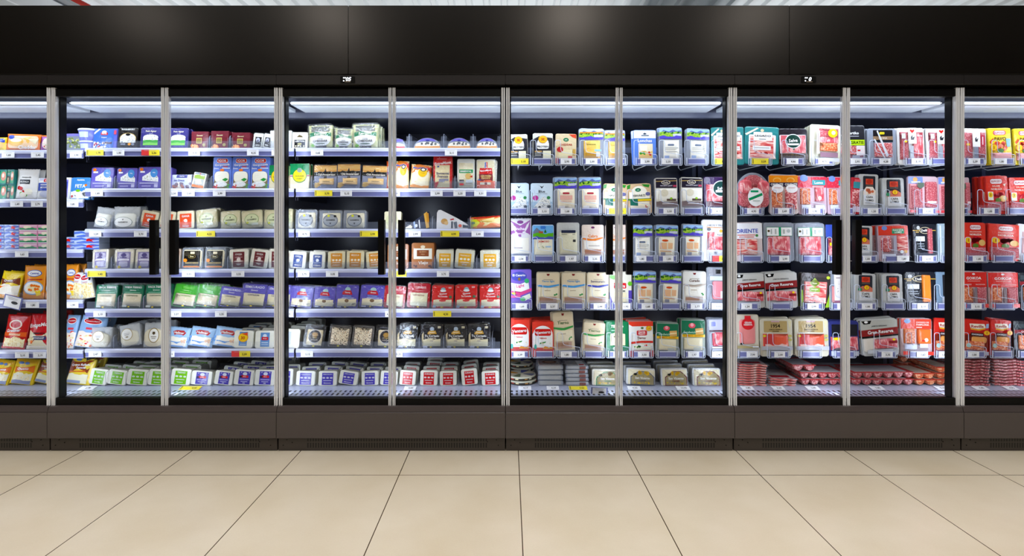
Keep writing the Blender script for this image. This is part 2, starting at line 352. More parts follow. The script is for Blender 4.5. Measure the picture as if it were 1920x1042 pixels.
de('roqn', 'blue_cheese_pack', 'cheese', 'navy blue cheese pack with green meadow', 'pak', '2a2466', 'e .5 .05 .18 .06 k;o .05 .02 .95 .94 .08 2e2a74;t~Petit Agour~.5 .19 .1 .7 c .0;t~Roquefort~.5 .29 .04 .6 x;>cheese_window;e .5 .46 .36 .13 blu;r .14 .46 .86 .62 blu;>printed_meadow;h .6 .82 3aa62c .01 .15 .85;h .72 .84 7ad048 .015 .15 .85;r .25 .86 .8 .92 4a4490', .03)
de('fetw', 'feta_pack', 'cheese', 'white and blue feta pack seen edge on', 'pak', 'w', 'r .0 .1 .6 .9 q;r .1 .2 .5 .5 b')
de('feta', 'feta_pack', 'cheese', 'light blue feta pack with white cubes', 'pak', '4a90d8', 'o .05 .03 .95 .97 .06 3f86cc;t~Apetina~.5 .12 .1 .7 w;t~FETA~.5 .39 .15 .6 w;e .78 .35 .07 .05 o;>cheese_picture;h .62 .95 e8eef2 .02;d .1 .66 .9 .92 14 .09 w;e .4 .6 .12 .06 v;d .1 .85 .2 .92 2 .05 r')
de('yeld', 'cheese_bag', 'cheese', 'yellow grated cheese bag with brown band', 'bag', 'e8c81c', 'p 7a3a1c .02 .28 .9 .2 .95 .48 .1 .52;t~Queso~.4 .35 .1 .6 w .1;h .5 .96 f2ead8 .03;p o .02 .55 .5 .5 .02 .7;h .85 .98 e89a20 .01', .05, lean=12)
de('bowl', 'cheese_bag', 'cheese', 'orange bag with a bowl of pasta', 'bag', 'e8901c', 'e .52 .24 .34 .1 3f6bb8;e .52 .24 .3 .08 w;t~Central~.52 .24 .06 .45 b;o .2 .4 .9 .44 .02 c03018;e .5 .66 .46 .2 8fb4d8;e .5 .66 .42 .17 w;e .55 .67 .32 .12 f6e6b0;d .3 .58 .8 .74 12 .06 o;p y .62 .75 .85 .72 .9 .86 .7 .9', .05)
de('pizz', 'cheese_bag', 'cheese', 'pointed clear bag of grated cheese, red oval', 'bag', 'dcdcdc', '>grated_cheese;h .4 .97 gra .01;>printed_front;e .5 .17 .38 .12 w;e .5 .17 .34 .09 c81424;t~Caseus~.5 .17 .07 .5 w;r .3 .34 .7 .37 d89a9a', .05, taper=-.35)
de('redg', 'cheese_bag', 'cheese', 'red gratin cheese bag', 'bag', 'c21818', 'e .45 .3 .28 .14 e8d8c8;e .45 .3 .22 .1 b81818;t~Gratinar~.42 .47 .09 .7 w .12;h .52 .64 e05a1c .02;t~Emmental~.5 .58 .06 .6 fff0c0;>cheese_picture;h .68 .95 gra .03 .08 .95;r .0 .94 1 1 d02a1c', .06, lean=10)
de('entb', 'cheese_bag', 'cheese', 'red grated cheese bag with white lower half', 'bag', 'cc1420', 'p c .05 .48 .95 .45 .95 .97 .05 .97;t~EntreMont~.5 .32 .17 .95 w .12;p w .28 .36 .4 .34 .36 .45;t~EMMENTAL~.5 .56 .05 .6 k;r .25 .64 .8 .74 3a3f70;t~FONDANT~.5 .69 .05 .45 w;d .05 .7 .3 .9 10 .06 gra;e .2 .8 .06 .05 o;r .0 .9 1 1 f0e8d8', .06, lean=10)
de('crem', 'cheese_bag', 'cheese', 'pale blue grated cheese bag, red oval', 'bag', '8ab0dc', 'e .48 .18 .36 .1 w;e .48 .18 .33 .08 c81424;t~Cremeland~.48 .18 .07 .52 w .1;r .3 .38 .75 .44 d84050;e .7 .52 .14 .05 e05040;>cheese_picture;h .52 .97 f0e4d8 .02;d .08 .6 .9 .95 26 .07 gra;d .1 .6 .95 .95 8 .06 e07a50;d .2 .7 .9 .9 5 .05 f04040', .05, lean=14)
de('yelq', 'cheese_bag', 'cheese', 'yellow bag of grated cheese with orange band', 'bag', 'eecb20', 'h .06 .2 f2b81c .01;e .3 .2 .12 .05 6080b8;e .55 .2 .1 .05 6080b8;p e8741c .1 .36 .9 .26 .92 .52 .12 .56;t~Queso~.45 .42 .11 .5 w .12;>cheese_picture;h .58 .95 f2ecd0 .03 .1 .9;d .3 .6 .85 .8 8 .06 gra;h .84 .97 8890b0 .01 .1 .9', .06, lean=16)
de('yelr', 'cheese_bag', 'cheese', 'brown and yellow bag of grated cheese', 'bag', 'e8ca3a', 'p 8a3a14 .02 .1 .9 .06 .8 .55 .02 .6;e .3 .08 .12 .05 6080b8;t~Queso Rallado~.45 .27 .1 .75 w .1;t~Especial~.5 .38 .1 .6 w .1;p d86a1c .05 .52 .7 .46 .7 .52 .05 .58;>cheese_picture;h .62 .95 ece8c8 .02 .05 .85;r .05 .85 .6 .96 8a98b8', .06, lean=16)
de('butb', 'butter_box', 'butter', 'blue and white butter box', 'box', 'b8c8e8', 'p 4a6ac4 .0 .2 .3 .05 .5 .3 .7 .1 1 .2 1 .45 .6 .6 .3 .4 0 .55;p 4a6ac4 .1 .8 .4 .6 .8 .75 1 .65 1 .95 .1 .98;p r .5 .3 .62 .2 .66 .35 .85 .3 .7 .55 .8 .8 .6 .65 .48 .7', .09, lean=0)
de('butp', 'butter_box', 'butter', 'pink butter box with green hills', 'box', 'e8a0c0', 'r .04 .1 .96 .32 f0c8d8;e .45 .4 .22 .25 f6ead0;h .55 .84 3a9a60 .08;h .72 .86 1f7a50 .06;r 0 .84 1 1 e8d8e0', .09, lean=0)
# ---- second and third cabinet
de('mard', 'fondue_box', 'cheese', 'maroon cheese box with orange chunks', 'box', '701f2c', 't~Zanetti~.48 .24 .09 .35 e;r .3 .38 .62 .7 c8b060;r .33 .42 .59 .66 8a7a3a;e .76 .78 .09 .09 a89a5a;>cheese_picture;d .06 .78 .38 .94 12 .08 e87a28;d .06 .8 .42 .94 8 .06 f6b070', .05, lean=4)
de('whtb', 'cheese_wedge', 'cheese', 'small white cheese wedge with black label', 'wed', 'f0f0e4', '>black_label;r .2 .25 .85 .9 15151a;e .5 .45 .2 .15 x;e .5 .52 .08 .08 n;r .3 .75 .75 .84 c8c8c0')
de('whtp', 'cheese_wedge', 'cheese', 'plain white cheese piece at the stile', 'wed', 'eef0ea', '>label;r .1 .1 .5 .3 f8f8f4')
de('lebt', 'cheese_wedge', 'cheese', 'ivory cheese block with black lettered label', 'pak', 'ece8d2', 'p 6a5a3a .3 .3 .45 .16 .55 .2 .72 .32;p 6a5a3a .55 .32 .6 .2 .68 .3;>black_label;r .16 .46 .86 .92 17181c;t~LEBTON~.51 .55 .11 .6 w;e .5 .72 .14 .07 a8a060;d .2 .82 .82 .86 6 .05 c', .05)
de('kerr', 'cheddar_bag', 'cheese', 'olive clear cheddar bag with green banner', 'bag', 'c8c890', 'r .12 .06 .88 .3 6a6c66;>printed_label;e .5 .6 .42 .32 w;r .1 .4 .9 .6 w;p 12784a .06 .34 .3 .3 .94 .34 .94 .5 .5 .46 .06 .52;t~Kerrygold~.5 .4 .12 .8 f4f4e0 .05;t~MATURE~.5 .6 .04 .3 777;t~CHEDDAR~.5 .69 .13 .6 2a2a2a;e .5 .8 .2 .02 2a5a3a;r .3 .88 .75 .98 4a4c48;e .18 .88 .08 .07 v', .03)
de('redd', 'mini_cheese_net', 'cheese', 'domed pack of red and white mini cheeses', 'dom', 'film', '>cheese;e .5 .72 .42 .24 f2ead4;>printed_band;h .1 .35 6a60b0 .03 .2 .8;h .78 .95 d02030 .01 .08 .9', .1)
de('domo', 'round_cheese_pack', 'cheese', 'domed round cheese pack, purple top, golden base', 'dom', 'film', '>cheese;e .5 .66 .43 .28 f2ead4;r .08 .62 .92 .78 f2ead4;>printed_band;p 6a5fb8 .3 .1 .5 .05 .7 .1 .82 .34 .6 .28 .4 .28 .16 .36;e .5 .26 .07 .08 3a3a8a;d .2 .45 .8 .6 9 .04 6a6a60;h .78 .96 e0922c .01 .05 .95;t~Burgo~.5 .47 .12 .3 444', .1)
de('aper', 'soft_cheese_pack', 'cheese', 'violet soft cheese pack with blue disc', 'pak', '5a4fa8', 'o .03 .03 .97 .97 .08 6358b4;>cheese_window;p moz .2 .62 .2 .45 .4 .32 .55 .22 .75 .3 .9 .5 .9 .68;d .3 .4 .85 .6 8 .02 8a9050;>printed_front;e .7 .28 .16 .2 4a8fd0;t~500g~.7 .27 .06 .22 w;e .15 .12 .08 .07 o;r .1 .2 .3 .27 w;r .1 .72 .9 .76 c8c4ea;r .2 .84 .6 .9 a39ada;r .74 .78 .9 .93 c8c4ea', .05)
de('capr', 'soft_cheese_pack', 'cheese', 'blue and white round soft cheese bag', 'bag', 'c8cfe4', 'r .3 .03 .8 .25 3a3f88;t~Caprice~.55 .14 .1 .4 w;t~des Dieux~.45 .42 .13 .8 3a3f88;e .42 .75 .2 .2 f4ecd8;d .05 .62 .95 .95 9 .08 7c6a78;d .05 .7 .95 .95 6 .07 b07060', .06)
de('wdgt', 'cheese_wedge', 'cheese', 'tilted narrow wedge pack, orange base', 'pak', 'dcd8c8', 'r .1 .03 .9 .12 8a9aa8;e .5 .07 .06 .03 r;h .18 .4 9ab850 .03 .1 .9;>cheese_window;r .14 .4 .86 .8 b8bcb4;p chz .2 .5 .6 .42 .8 .7 .3 .76;>printed_base;h .82 .98 e07a28 .01 .05 .95', .03, taper=.0)
de('igor', 'blue_cheese_pack', 'cheese', 'blue gorgonzola pack with red oval', 'pak', '6a86d8', 'o .03 .02 .97 .98 .09 6480d4;o .2 .06 .8 .2 .08 w;o .22 .07 .78 .19 .08 r;t~IGOR~.5 .13 .08 .42 w;t~Gorgonzola~.5 .26 .09 .86 f4f4f4 .05;r .55 .3 .8 .33 d04a4a;t~Dolce~.2 .37 .045 .25 w;r .5 .34 .92 .38 c4d0f4;>cheese_window;o .1 .46 .9 .98 .2 7c6a30;o .12 .46 .88 .8 .2 f2eedc;e .5 .42 .12 .04 e07020;>cheese_picture;e .45 .86 .36 .08 moz;p 2f9a3c .52 .72 .7 .66 .86 .7 .7 .77;d .08 .88 .3 .96 5 .06 e04030;d .7 .86 .95 .96 4 .06 48a83c', .04, lean=4)
de('goud', 'gouda_pack', 'cheese', 'green and yellow gouda pack', 'pak', 'eedfae', 'r .01 .01 .99 .45 0f8a50;p w .01 .45 .2 .44 .2 .47 .01 .47;r .01 .47 .99 .49 d83030;r .01 .49 .99 .51 3a5ab8;e .5 .48 .36 .28 g;e .5 .48 .33 .25 f2d21c;e .5 .27 .13 .09 8a9a90;t~GOUDA~.5 .5 .1 .45 1f6a3a;t~Holland~.5 .6 .05 .3 1f6a3a;r .03 .8 .97 .98 f0e4bc', .03, lean=4)
de('amst', 'sliced_cheese_pack', 'cheese', 'amber sunset pack of aged cheese slices', 'pak', '8a90a8', 'r .01 .01 .99 .3 dca050;h .06 .2 f0c070 .02 .01 .99;p k .0 .3 .15 .3 .2 .26 .3 .3 .45 .27 .5 .14 .54 .28 .7 .26 .8 .3 1 .27 1 .46 0 .46;t~Old Amsterdam~.55 .4 .09 .75 f6efe0;e .5 .53 .07 .06 3a3a40;>cheese_slices;p chd .02 .92 .04 .75 .3 .72 .32 .84 .12 .96;f .24 .56 .88 .82 .004 e0b87a .04;>price_strip;r .35 .66 .8 .74 e8c890;t~ORIGINAL~.56 .7 .05 .4 5a4020', .03, lean=5)
de('gous', 'gouda_slices_bag', 'cheese', 'bag of gouda slices, orange corners, yellow seal', 'bag', 'e8d8a0', '>cheese_slices;r .08 .25 .92 .92 chz;>printed_front;p e07a1c .0 .05 .4 .0 .9 .05 1 .35 .8 .25 .2 .2 .05 .4;p d83030 .7 .05 .98 .08 .98 .3 .85 .2;h .14 .2 5a60b0 .02 .1 .8;e .6 .34 .22 .19 f0c01c;e .62 .22 .14 .08 20242c;e .62 .22 .09 .05 e8e0d0;t~GOUDA~.6 .36 .05 .25 7a4a10;h .88 .98 e8901c .02', .03, lean=6)
de('orgs', 'cheese_bag', 'cheese', 'orange and white cheese bag beside the stile', 'bag', 'e05a1c', 'r .2 .2 .9 .4 w;r .2 .4 .9 .5 3a5ab8;r .2 .5 .9 .9 e8d8a0')
de('entr', 'emmental_pack', 'cheese', 'tall red emmental pack', 'pak', 'cc1c20', '>cheese_slices;r .1 .3 .86 .96 ecdcae;>printed_front;r .02 .01 .98 .3 cc1418;t~EntreMont~.5 .24 .1 .85 w .12;r .2 .1 .7 .13 e87a7a;p 3a4f9a .2 .32 .32 .32 .3 .36 .22 .37;t~Emmental~.5 .54 .08 .65 3a3a6a;t~Francais~.5 .63 .08 .55 3a3a6a;r .3 .7 .8 .76 8a8aa0;r .3 .76 .6 .8 a0a0b0;p cc1418 .05 .82 .3 .78 .2 .95 .05 .97;r .3 .96 .98 .99 d83030', .035, lean=4)
de('emme', 'emmental_pack', 'cheese', 'pale emmental block with green band', 'pak', 'dfe0dc', '>cheese;f .08 .14 .92 .96 .003 chz;>printed_label;r .12 .36 .9 .48 0f9a58;t~EMMENTAL~.5 .42 .07 .65 w;e .64 .58 .18 .1 e8c070;p r .7 .6 .9 .55 .85 .63;r .12 .7 .4 .73 3a3a4a;r .5 .7 .9 .8 c8d0d8;r .12 .74 .4 .78 8a8a9a;o .14 .82 .38 .88 .03 r;r .45 .84 .9 .86 a8a8b0', .045, lean=4)
de('gruy', 'gruyere_pack', 'cheese', 'gruyere pack with red upper and maroon lower label', 'pak', 'd8d4c8', '>cheese;r .05 .05 .95 .97 e6dcb8;>printed_label;r .42 .1 .58 .32 w;r .44 .1 .5 .3 3a5ab8;r .52 .1 .58 .3 d83030;p r .18 .3 .82 .3 .82 .36 .86 .5 .14 .5 .18 .36;t~EntreMont~.5 .38 .06 .58 w .1;r .14 .5 .86 .76 7a2028;t~GRUYERE~.5 .57 .07 .55 e0c070;t~FRANCE~.5 .64 .07 .45 e0c070;e .16 .72 .09 .06 3a4a80;h .72 .98 e05a2c .02 .03 .97;r .2 .78 .75 .86 e6dcb8;e .5 .82 .08 .05 8a3a20', .045, lean=4)
de('garw', 'cheese_bag', 'cheese', 'clear bag of white cheese with round label', 'bag', 'crin', '>cheese;f .1 .3 .9 .92 .008 e8e8de .2;>round_label;e .45 .7 .36 .22 8a9a94;e .45 .7 .34 .205 f2f2ee;t~GARMINI~.45 .7 .06 .5 2a2a2a;p 2a2a2a .42 .58 .48 .56 .46 .62', .06)
de('orgl', 'cheese_wedge', 'cheese', 'cream cheese wedge with orange label', 'wed', 'e8dcb8', '>orange_label;r .16 .16 .84 .94 e8501c;t~GANA~.5 .3 .14 .45 w;e .5 .54 .1 .09 w;t~GRUPO~.5 .74 .07 .5 f6c0a0;t~TIERNO~.5 .85 .08 .5 w')
de('gart', 'cheese_wedge', 'cheese', 'yellowish cheese wedge with pale green round label', 'wed', 'c8c096', '>cheese_face;f .06 .08 .96 .96 .003 d6cba0 .12;>round_label;e .5 .52 .34 .33 8fa06a;e .5 .52 .31 .3 d4d8a8;t~GARMINI~.5 .52 .09 .5 3a4a2a;p 2a3a20 .46 .38 .54 .34 .5 .44;r .5 .72 .8 .84 eef0d8;e .3 .68 .06 .05 c8c820', .06)
de('garg', 'cheese_tray', 'cheese', 'clear tray with cheese and grey round label', 'pak', 'film', '>cheese;f .14 .14 .94 .94 .004 ece4c8 .1;>round_label;e .5 .54 .33 .33 7c8086;e .5 .54 .29 .29 a4a8ac;t~GARMINI~.5 .52 .08 .48 3a3c40;p 3a3c40 .46 .66 .54 .66 .5 .76;e .42 .3 .06 .06 d8d83a;e .7 .32 .06 .06 2a2a2a', .05)
de('crmt', 'cheese_wedge', 'cheese', 'cream cheese tray half hidden behind the stile', 'pak', 'e8e0bc', '>round_label;e .45 .5 .36 .36 d8d8a8;r .3 .45 .6 .55 6a6a50', .05)
de('trik', 'parmesan_wedge', 'cheese', 'black and gold cheese wedge lying on its side', 'tri1', '2a2e40', '>printed_front;p chz .05 .93 .25 .75 .33 .84 .3 .95;p 9ab0d0 .36 .6 .42 .55 .46 .94 .4 .95;p u .0 .0 .0 .0 .0 .0;e .48 .8 .05 .09 e8e8e8;p e8e8e8 .56 .5 .6 .46 .64 .94 .6 .94;p d8a84a .76 .14 .88 .02 .98 .9 .86 .94;p c88a2a .84 .1 .94 .1 .97 .6 .9 .7')
de('triw', 'parmesan_wedge', 'cheese', 'white hard cheese wedge with pale pear picture', 'tri2', 'e4e4e6', '>cheese_picture;e .24 .6 .1 .15 c89a5a;e .3 .68 .06 .1 e0b878;>printed_front;p b81c2c .4 .5 .52 .44 .54 .5 .44 .54;p 3a4450 .45 .6 .5 .6 .5 .95 .45 .95;p 5a6470 .52 .64 .62 .6 .64 .94 .56 .95;e .72 .82 .05 .08 e05020;p 3a4450 .8 .76 .96 .82 .96 .92 .8 .92')
de('trio', 'parmesan_bag', 'cheese', 'long orange and yellow parmesan bag', 'bag', 'e87a1c', 'p d8d81c .0 .1 .2 .15 .3 .5 .2 .9 .02 .95;p e8d48a .3 .35 .7 .15 .95 .2 .9 .7 .4 .8;t~Parmigiano~.5 .45 .2 .5 c8a020 -.1;p c81c1c .0 .05 1 .02 1 .12 .0 .2;r .05 .4 .15 .6 6a8a3a', .06, taper=.0)
de('purl', 'cheese_wedge', 'cheese', 'cream cheese wedge with lilac ornate label', 'wed', 'ece4cc', '>lilac_label;r .14 .14 .84 .94 8f84b4;o .2 .2 .78 .5 .1 c0b8d8;e .48 .3 .14 .1 5a4f8a;r .2 .5 .78 .58 ece8f4;o .26 .62 .72 .88 .08 d8d0ea;e .28 .9 .08 .07 y;r .3 .4 .66 .46 5a4f8a', .06)
de('brnp', 'cheese_wedge', 'cheese', 'brown edged cheese piece by the door handle', 'wed', 'd8c0a8', '>brown_label;r .5 .1 .9 .9 8a4a3a;r .1 .2 .4 .8 c8a890')
de('manc', 'cheese_tray', 'cheese', 'clear tray of cheese with black and gold label', 'pak', 'film', '>cheese;f .08 .1 .94 .94 .006 chz .1;>black_label;r .12 .16 .88 .92 16140f;e .26 .3 .12 .11 3a3428;e .74 .26 .12 .11 3a3428;r .42 .2 .62 .3 f0e0b8;e .5 .42 .18 .1 6a5a2a;e .5 .42 .15 .07 1c1a14;t~Don~.5 .42 .07 .2 e8d8a0;e .2 .6 .09 .08 f08a20;t~MANCHEGO~.52 .72 .11 .62 c8a84a;r .2 .84 .8 .87 8a7a4a;r .12 .87 .88 .92 e07820', .06)
de('marl', 'cheese_wedge', 'cheese', 'white cheese wedge with maroon label', 'wed', 'ebe6d2', '>maroon_label;r .2 .14 .8 .92 6a1a20;t~OVEJA~.5 .28 .12 .45 e8d8d0;e .5 .52 .1 .09 e8d8d0;p e8d8d0 .22 .62 .5 .56 .78 .62 .5 .66;t~VIEJO~.5 .78 .1 .4 e8d8d0;r .3 .4 .7 .43 c8a0a0', .06)
de('blul', 'cheese_wedge', 'cheese', 'white cheese wedge with blue label', 'wed', 'eae6d4', '>blue_label;r .24 .2 .8 .92 2c4a94;t~OVEJA~.52 .32 .12 .45 w;e .52 .52 .1 .09 e8eef8;r .3 .64 .74 .67 a0b4dc;t~TIERNO~.52 .8 .1 .4 w', .06)
de('orll', 'cheese_wedge', 'cheese', 'pale cheese wedge with amber label', 'wed', 'e8dcb4', '>amber_label;r .18 .12 .82 .9 e0962a;t~MEZCLA~.5 .24 .11 .45 fff2d8;e .32 .51 .07 .06 fff2d8;e .51 .51 .07 .06 fff2d8;e .7 .51 .07 .06 fff2d8;r .28 .62 .72 .65 fff2d8;t~CURADO~.5 .78 .1 .42 fff2d8', .06)
de('yell', 'cheese_wedge', 'cheese', 'grey rimmed cheese wedge with yellow label', 'wed', 'e4e2cc', '>yellow_label;r .18 .2 .84 .9 f0b41c;t~TOSTADO~.5 .32 .1 .5 fffbe8;e .32 .51 .07 .06 fffbe8;e .51 .51 .07 .06 fffbe8;e .7 .51 .07 .06 fffbe8;r .3 .66 .74 .69 fffbe8;t~SEMI~.5 .8 .09 .4 fffbe8', .07)
de('brnv', 'cheese_pack', 'cheese', 'tan and white aged cheese pack', 'pak', 'a8683a', 'o .04 .02 .96 .98 .05 b0703e;e .5 .16 .1 .06 e8d8b8;>cheese_window;r .1 .22 .9 .62 f2eede;>printed_front;r .24 .28 .76 .52 8a4a2a;t~QUESO~.5 .35 .07 .4 c89a70;t~VIEJO~.5 .45 .06 .36 c89a70;t~Viejo~.52 .78 .18 .42 f4ead8 .05;d .1 .86 .3 .94 4 .05 5a3018;d .75 .86 .9 .94 4 .05 5a3018', .05, lean=4)
de('vaca', 'sliced_cheese_pack', 'cheese', 'dark green pack of soft cheese slices', 'pak', '0f7050', 'r .06 .03 .94 .4 0d7a54;t~VACA TIERNO~.5 .11 .1 .8 w;t~Quesery~.5 .24 .08 .4 d0ecd8;r .14 .32 .86 .35 8ad0a8;>cheese_slices;f .08 .38 .92 .94 .003 ece0c0 .05;>printed_band;t~CORTADITAS~.5 .46 .06 .6 2a5a3a;r .1 .9 .9 .96 2a3a20;e .4 .93 .05 .025 y;r .1 .86 .3 .94 c8d0c8', .04, lean=8)
de('tier', 'sliced_cheese_pack', 'cheese', 'bright green pack of soft cheese slices', 'pak', '2a9a1c', 'r .05 .03 .95 .4 36a81e;t~TIERNO~.55 .15 .1 .5 8ae06a;t~Quesery~.5 .27 .07 .35 c8f0b0;r .3 .34 .7 .37 8ad86a;>cheese_slices;f .1 .42 .92 .93 .003 e2d6b4 .05;>printed_band;t~CORTADITAS~.5 .5 .06 .6 4aa030;r .1 .9 .92 .96 2a3a20;e .5 .93 .05 .025 y', .04, lean=12)
de('semi', 'sliced_cheese_pack', 'cheese', 'violet pack of semi cured cheese slices', 'pak', '5a55b4', 'r .05 .03 .95 .4 6660c4;t~SEMICURADO~.5 .14 .1 .8 e8e8fa;t~Quesery~.5 .28 .08 .35 w;>cheese_slices;f .1 .4 .92 .92 .003 e6dcb8 .05;>printed_band;t~CORTADITAS~.5 .47 .06 .6 3a3a7a;r .1 .88 .92 .95 3a3a20;e .45 .92 .05 .025 y', .04, lean=10)
de('losv', 'sliced_cheese_pack', 'cheese', 'violet cheese slice bag with red badge', 'pak', '5048a8', 'r .03 .02 .97 .62 5a50b4;t~200g~.15 .1 .05 .14 c8c4ea;t~200g~.85 .1 .05 .14 c8c4ea;e .52 .2 .12 .1 a8ccc8;p c8202c .3 .3 .4 .24 .66 .24 .74 .42 .28 .42;t~Quesos~.52 .33 .07 .35 w;t~Tu Curado~.5 .48 .07 .6 8ab8e0;r .28 .54 .8 .58 a8b0e0;>cheese_slices;h .6 .9 e8dcb8 .012 .1 .92;e .5 .68 .09 .07 7a5a3a;d .6 .7 .9 .85 5 .06 f4ecd0;>printed_band;r .3 .92 .6 .97 2a2a3a;e .45 .94 .05 .02 y;r .1 .92 .28 .97 c8c8d8', .035, lean=8)
de('curr', 'sliced_cheese_pack', 'cheese', 'red pack of cured cheese slices', 'pak', 'b01824', 'r .04 .02 .96 .42 b8142a;t~CURADO~.55 .17 .11 .5 f2d0d0;t~Quesery~.5 .3 .06 .35 e8b0b0;>cheese_slices;f .14 .38 .9 .9 .003 e2dcb8 .05;>printed_band;t~CORTADITAS~.5 .48 .06 .55 8a2a2a;r .2 .92 .9 .96 3a2a1a;e .5 .94 .05 .02 y', .04, lean=6)
de('redl', 'sliced_cheese_pack', 'cheese', 'bright red cheese slice pack with white badge', 'pak', 'd41c1c', 'r .02 .02 .98 .62 d81818;t~200g~.14 .1 .05 .14 f0c0c0;r .76 .07 .9 .14 e8a0a0;e .52 .2 .11 .1 8ab8c0;e .52 .24 .14 .05 e8eef0;t~Quesos~.52 .37 .09 .4 w .08;t~Tu Curado~.5 .48 .07 .6 w;e .86 .5 .07 .06 3a6a4a;>cheese_slices;h .62 .9 ece0bc .012 .08 .92;e .5 .66 .16 .05 d84040;>printed_band;r .25 .9 .7 .97 d83020;e .47 .94 .07 .025 y;r .06 .86 .2 .96 b8c8d8', .035, lean=6)
de('camb', 'soft_cheese_bag', 'cheese', 'crumpled clear bag with a round white cheese', 'cam', 'crin', '>cheese;f .08 .3 .92 .94 .01 e4e0cc .35;>round_label;e .45 .45 .28 .26 b8a878;e .45 .45 .25 .235 f4f4f0;r .3 .4 .6 .42 b8b8b8;r .34 .46 .56 .48 8a8a90;e .45 .56 .07 .035 a8a090', .08)
de('camg', 'soft_cheese_bag', 'cheese', 'crumpled bag of cheese with gold rimmed label', 'cam', 'crin', '>cheese;f .08 .25 .92 .94 .01 e2d8ba .35;>round_label;e .55 .5 .24 .28 9a8040;e .55 .5 .21 .25 f6f4ec;p 5a4a30 .5 .36 .6 .36 .62 .44 .55 .48 .48 .44;r .43 .54 .67 .565 7a7060;r .46 .6 .64 .62 7a7060', .08)
de('pres', 'cheese_bag', 'cheese', 'pale blue cheese slice bag with red badge', 'bag', '9cc0e4', 'p b0141c .2 .24 .35 .17 .7 .17 .82 .26 .74 .4 .28 .4;t~Hallmer~.5 .29 .11 .5 w;p 6a9ad8 .0 .5 .5 .55 1 .45 1 .6 .5 .68 0 .6;>cheese_picture;h .5 .92 eee8d8 .02 .1 .9;p 5a94d4 .05 .7 .5 .74 .95 .64 .95 .72 .5 .82 .05 .78;d .7 .6 .85 .75 5 .06 e8c0a0;r .2 .9 .8 .96 6a9ad8', .04, lean=14)
de('wbll', 'cheese_block', 'cheese', 'white cheese block with sky blue label', 'blk', 'eef0ea', '>blue_label;r .28 .12 .74 .9 5f8fc8;e .5 .3 .1 .1 dce8f4;o .34 .36 .68 .54 .04 d02030;t~Burgos~.51 .45 .07 .28 w;r .34 .64 .68 .7 b8d0ea;r .34 .76 .68 .8 b8d0ea', .085, lean=8)
de('wblo', 'cheese_block', 'cheese', 'white cheese block with orange discount sticker', 'blk', 'eef0ea', '>blue_label;r .28 .08 .7 .86 5f8fc8;r .34 .76 .66 .8 b8d0ea;>discount_sticker;e .49 .4 .26 .26 e8a01c;e .49 .4 .22 .22 f4c81c;t~30~.47 .42 .18 .24 b82010;p e05020 .4 .2 .7 .1 .72 .3', .085, lean=8)
de('wblr', 'cheese_block', 'cheese', 'white cheese block with red and blue corner label', 'blk', 'eef0ea', '>red_label;r .0 .15 .45 .8 c8d4ec;r .0 .3 .3 .6 d02030', .085, lean=8)
de('blkr', 'cheese_tray', 'cheese', 'black tray of cheese with round black seal', 'pak', '1c1c20', '>cheese;f .14 .2 .88 .9 .003 d8c8a0 .05;>round_seal;e .52 .5 .32 .31 c8c0b8;e .52 .5 .29 .28 26242a;e .52 .42 .14 .1 a8803a;t~Oveja~.52 .56 .08 .4 c8a860;r .34 .64 .7 .67 a09890;>printed_band;r .12 .9 .88 .97 2a2a2e;e .52 .93 .06 .03 b8b030;r .2 .08 .8 .13 4a4a50', .045, lean=12)
de('nutt', 'cheese_tray', 'cheese', 'clear tray of cheese crusted with brown almonds', 'pak', '5a5654', '>crusted_cheese;f .1 .1 .9 .88 .008 nut .06;>printed_band;r .1 .9 .9 .95 3a3430;e .5 .92 .06 .03 b8b030;r .48 .08 .55 .12 k', .045, lean=12)
de('curd', 'sliced_cheese_pack', 'cheese', 'black and gold cheese slice pack', 'pak', '23232b', 'r .02 .02 .98 .62 181a24;r .76 .05 .9 .14 c8c0a0;e .5 .17 .1 .09 a8b8c8;p c89a3a .3 .32 .4 .24 .66 .24 .72 .38 .3 .4;t~Quesos~.5 .31 .07 .3 fff0d0 .06;t~Tu Cortado~.5 .46 .1 .66 w;t~Reserva~.5 .55 .08 .5 d8d0c0;>cheese_slices;h .6 .9 dfd6b0 .012 .1 .9;p c8b890 .04 .4 .12 .3 .12 .9 .04 .9;>printed_band;t~OVEJA~.5 .68 .05 .25 6a5a8a;r .15 .9 .85 .96 2a2a30;e .45 .93 .05 .025 y;r .1 .88 .3 .96 c8c8d8', .04, lean=7)
LB = '>label;r .2 .14 .8 .94 {c};t~{t}~.5 .24 .1 .5 w;e .3 .47 .07 .05 w;e .5 .47 .07 .05 w;e .7 .47 .07 .05 w;p {c} .26 .47 .34 .44 .34 .46 .28 .49;p {c} .46 .47 .54 .44 .54 .46 .48 .49;p {c} .66 .47 .74 .44 .74 .46 .68 .49;r .28 .64 .72 .67 w;t~Quesery~.5 .82 .1 .4 w'
de('grnb', 'cheese_block', 'cheese', 'white cheese block with lime green label', 'blk', 'f0efe4', LB.format(c='76bf1e', t='TIERNO'), .1, first='label', lean=10)
de('purb', 'cheese_block', 'cheese', 'white cheese block with violet label and red badge', 'blk', 'f0efe6', '>label;r .24 .1 .82 .94 5148b0;t~A~.34 .17 .08 .1 w;t~B~.74 .17 .08 .1 w;e .53 .26 .11 .11 dce0ea;o .34 .36 .72 .52 .04 d82030;t~Quesos~.53 .44 .07 .3 w;r .3 .6 .76 .66 b0a8e4;e .34 .46 .07 .06 2a2a30;r .36 .74 .7 .78 c8c4ec;t~SEMI~.53 .86 .07 .3 e8e8f8', .1, lean=10)
de('prpb', 'cheese_block', 'cheese', 'cream cheese block with plain violet label', 'blk', 'ecead6', LB.format(c='5046b4', t='SEMICURADO'), .1, first='label', lean=10)
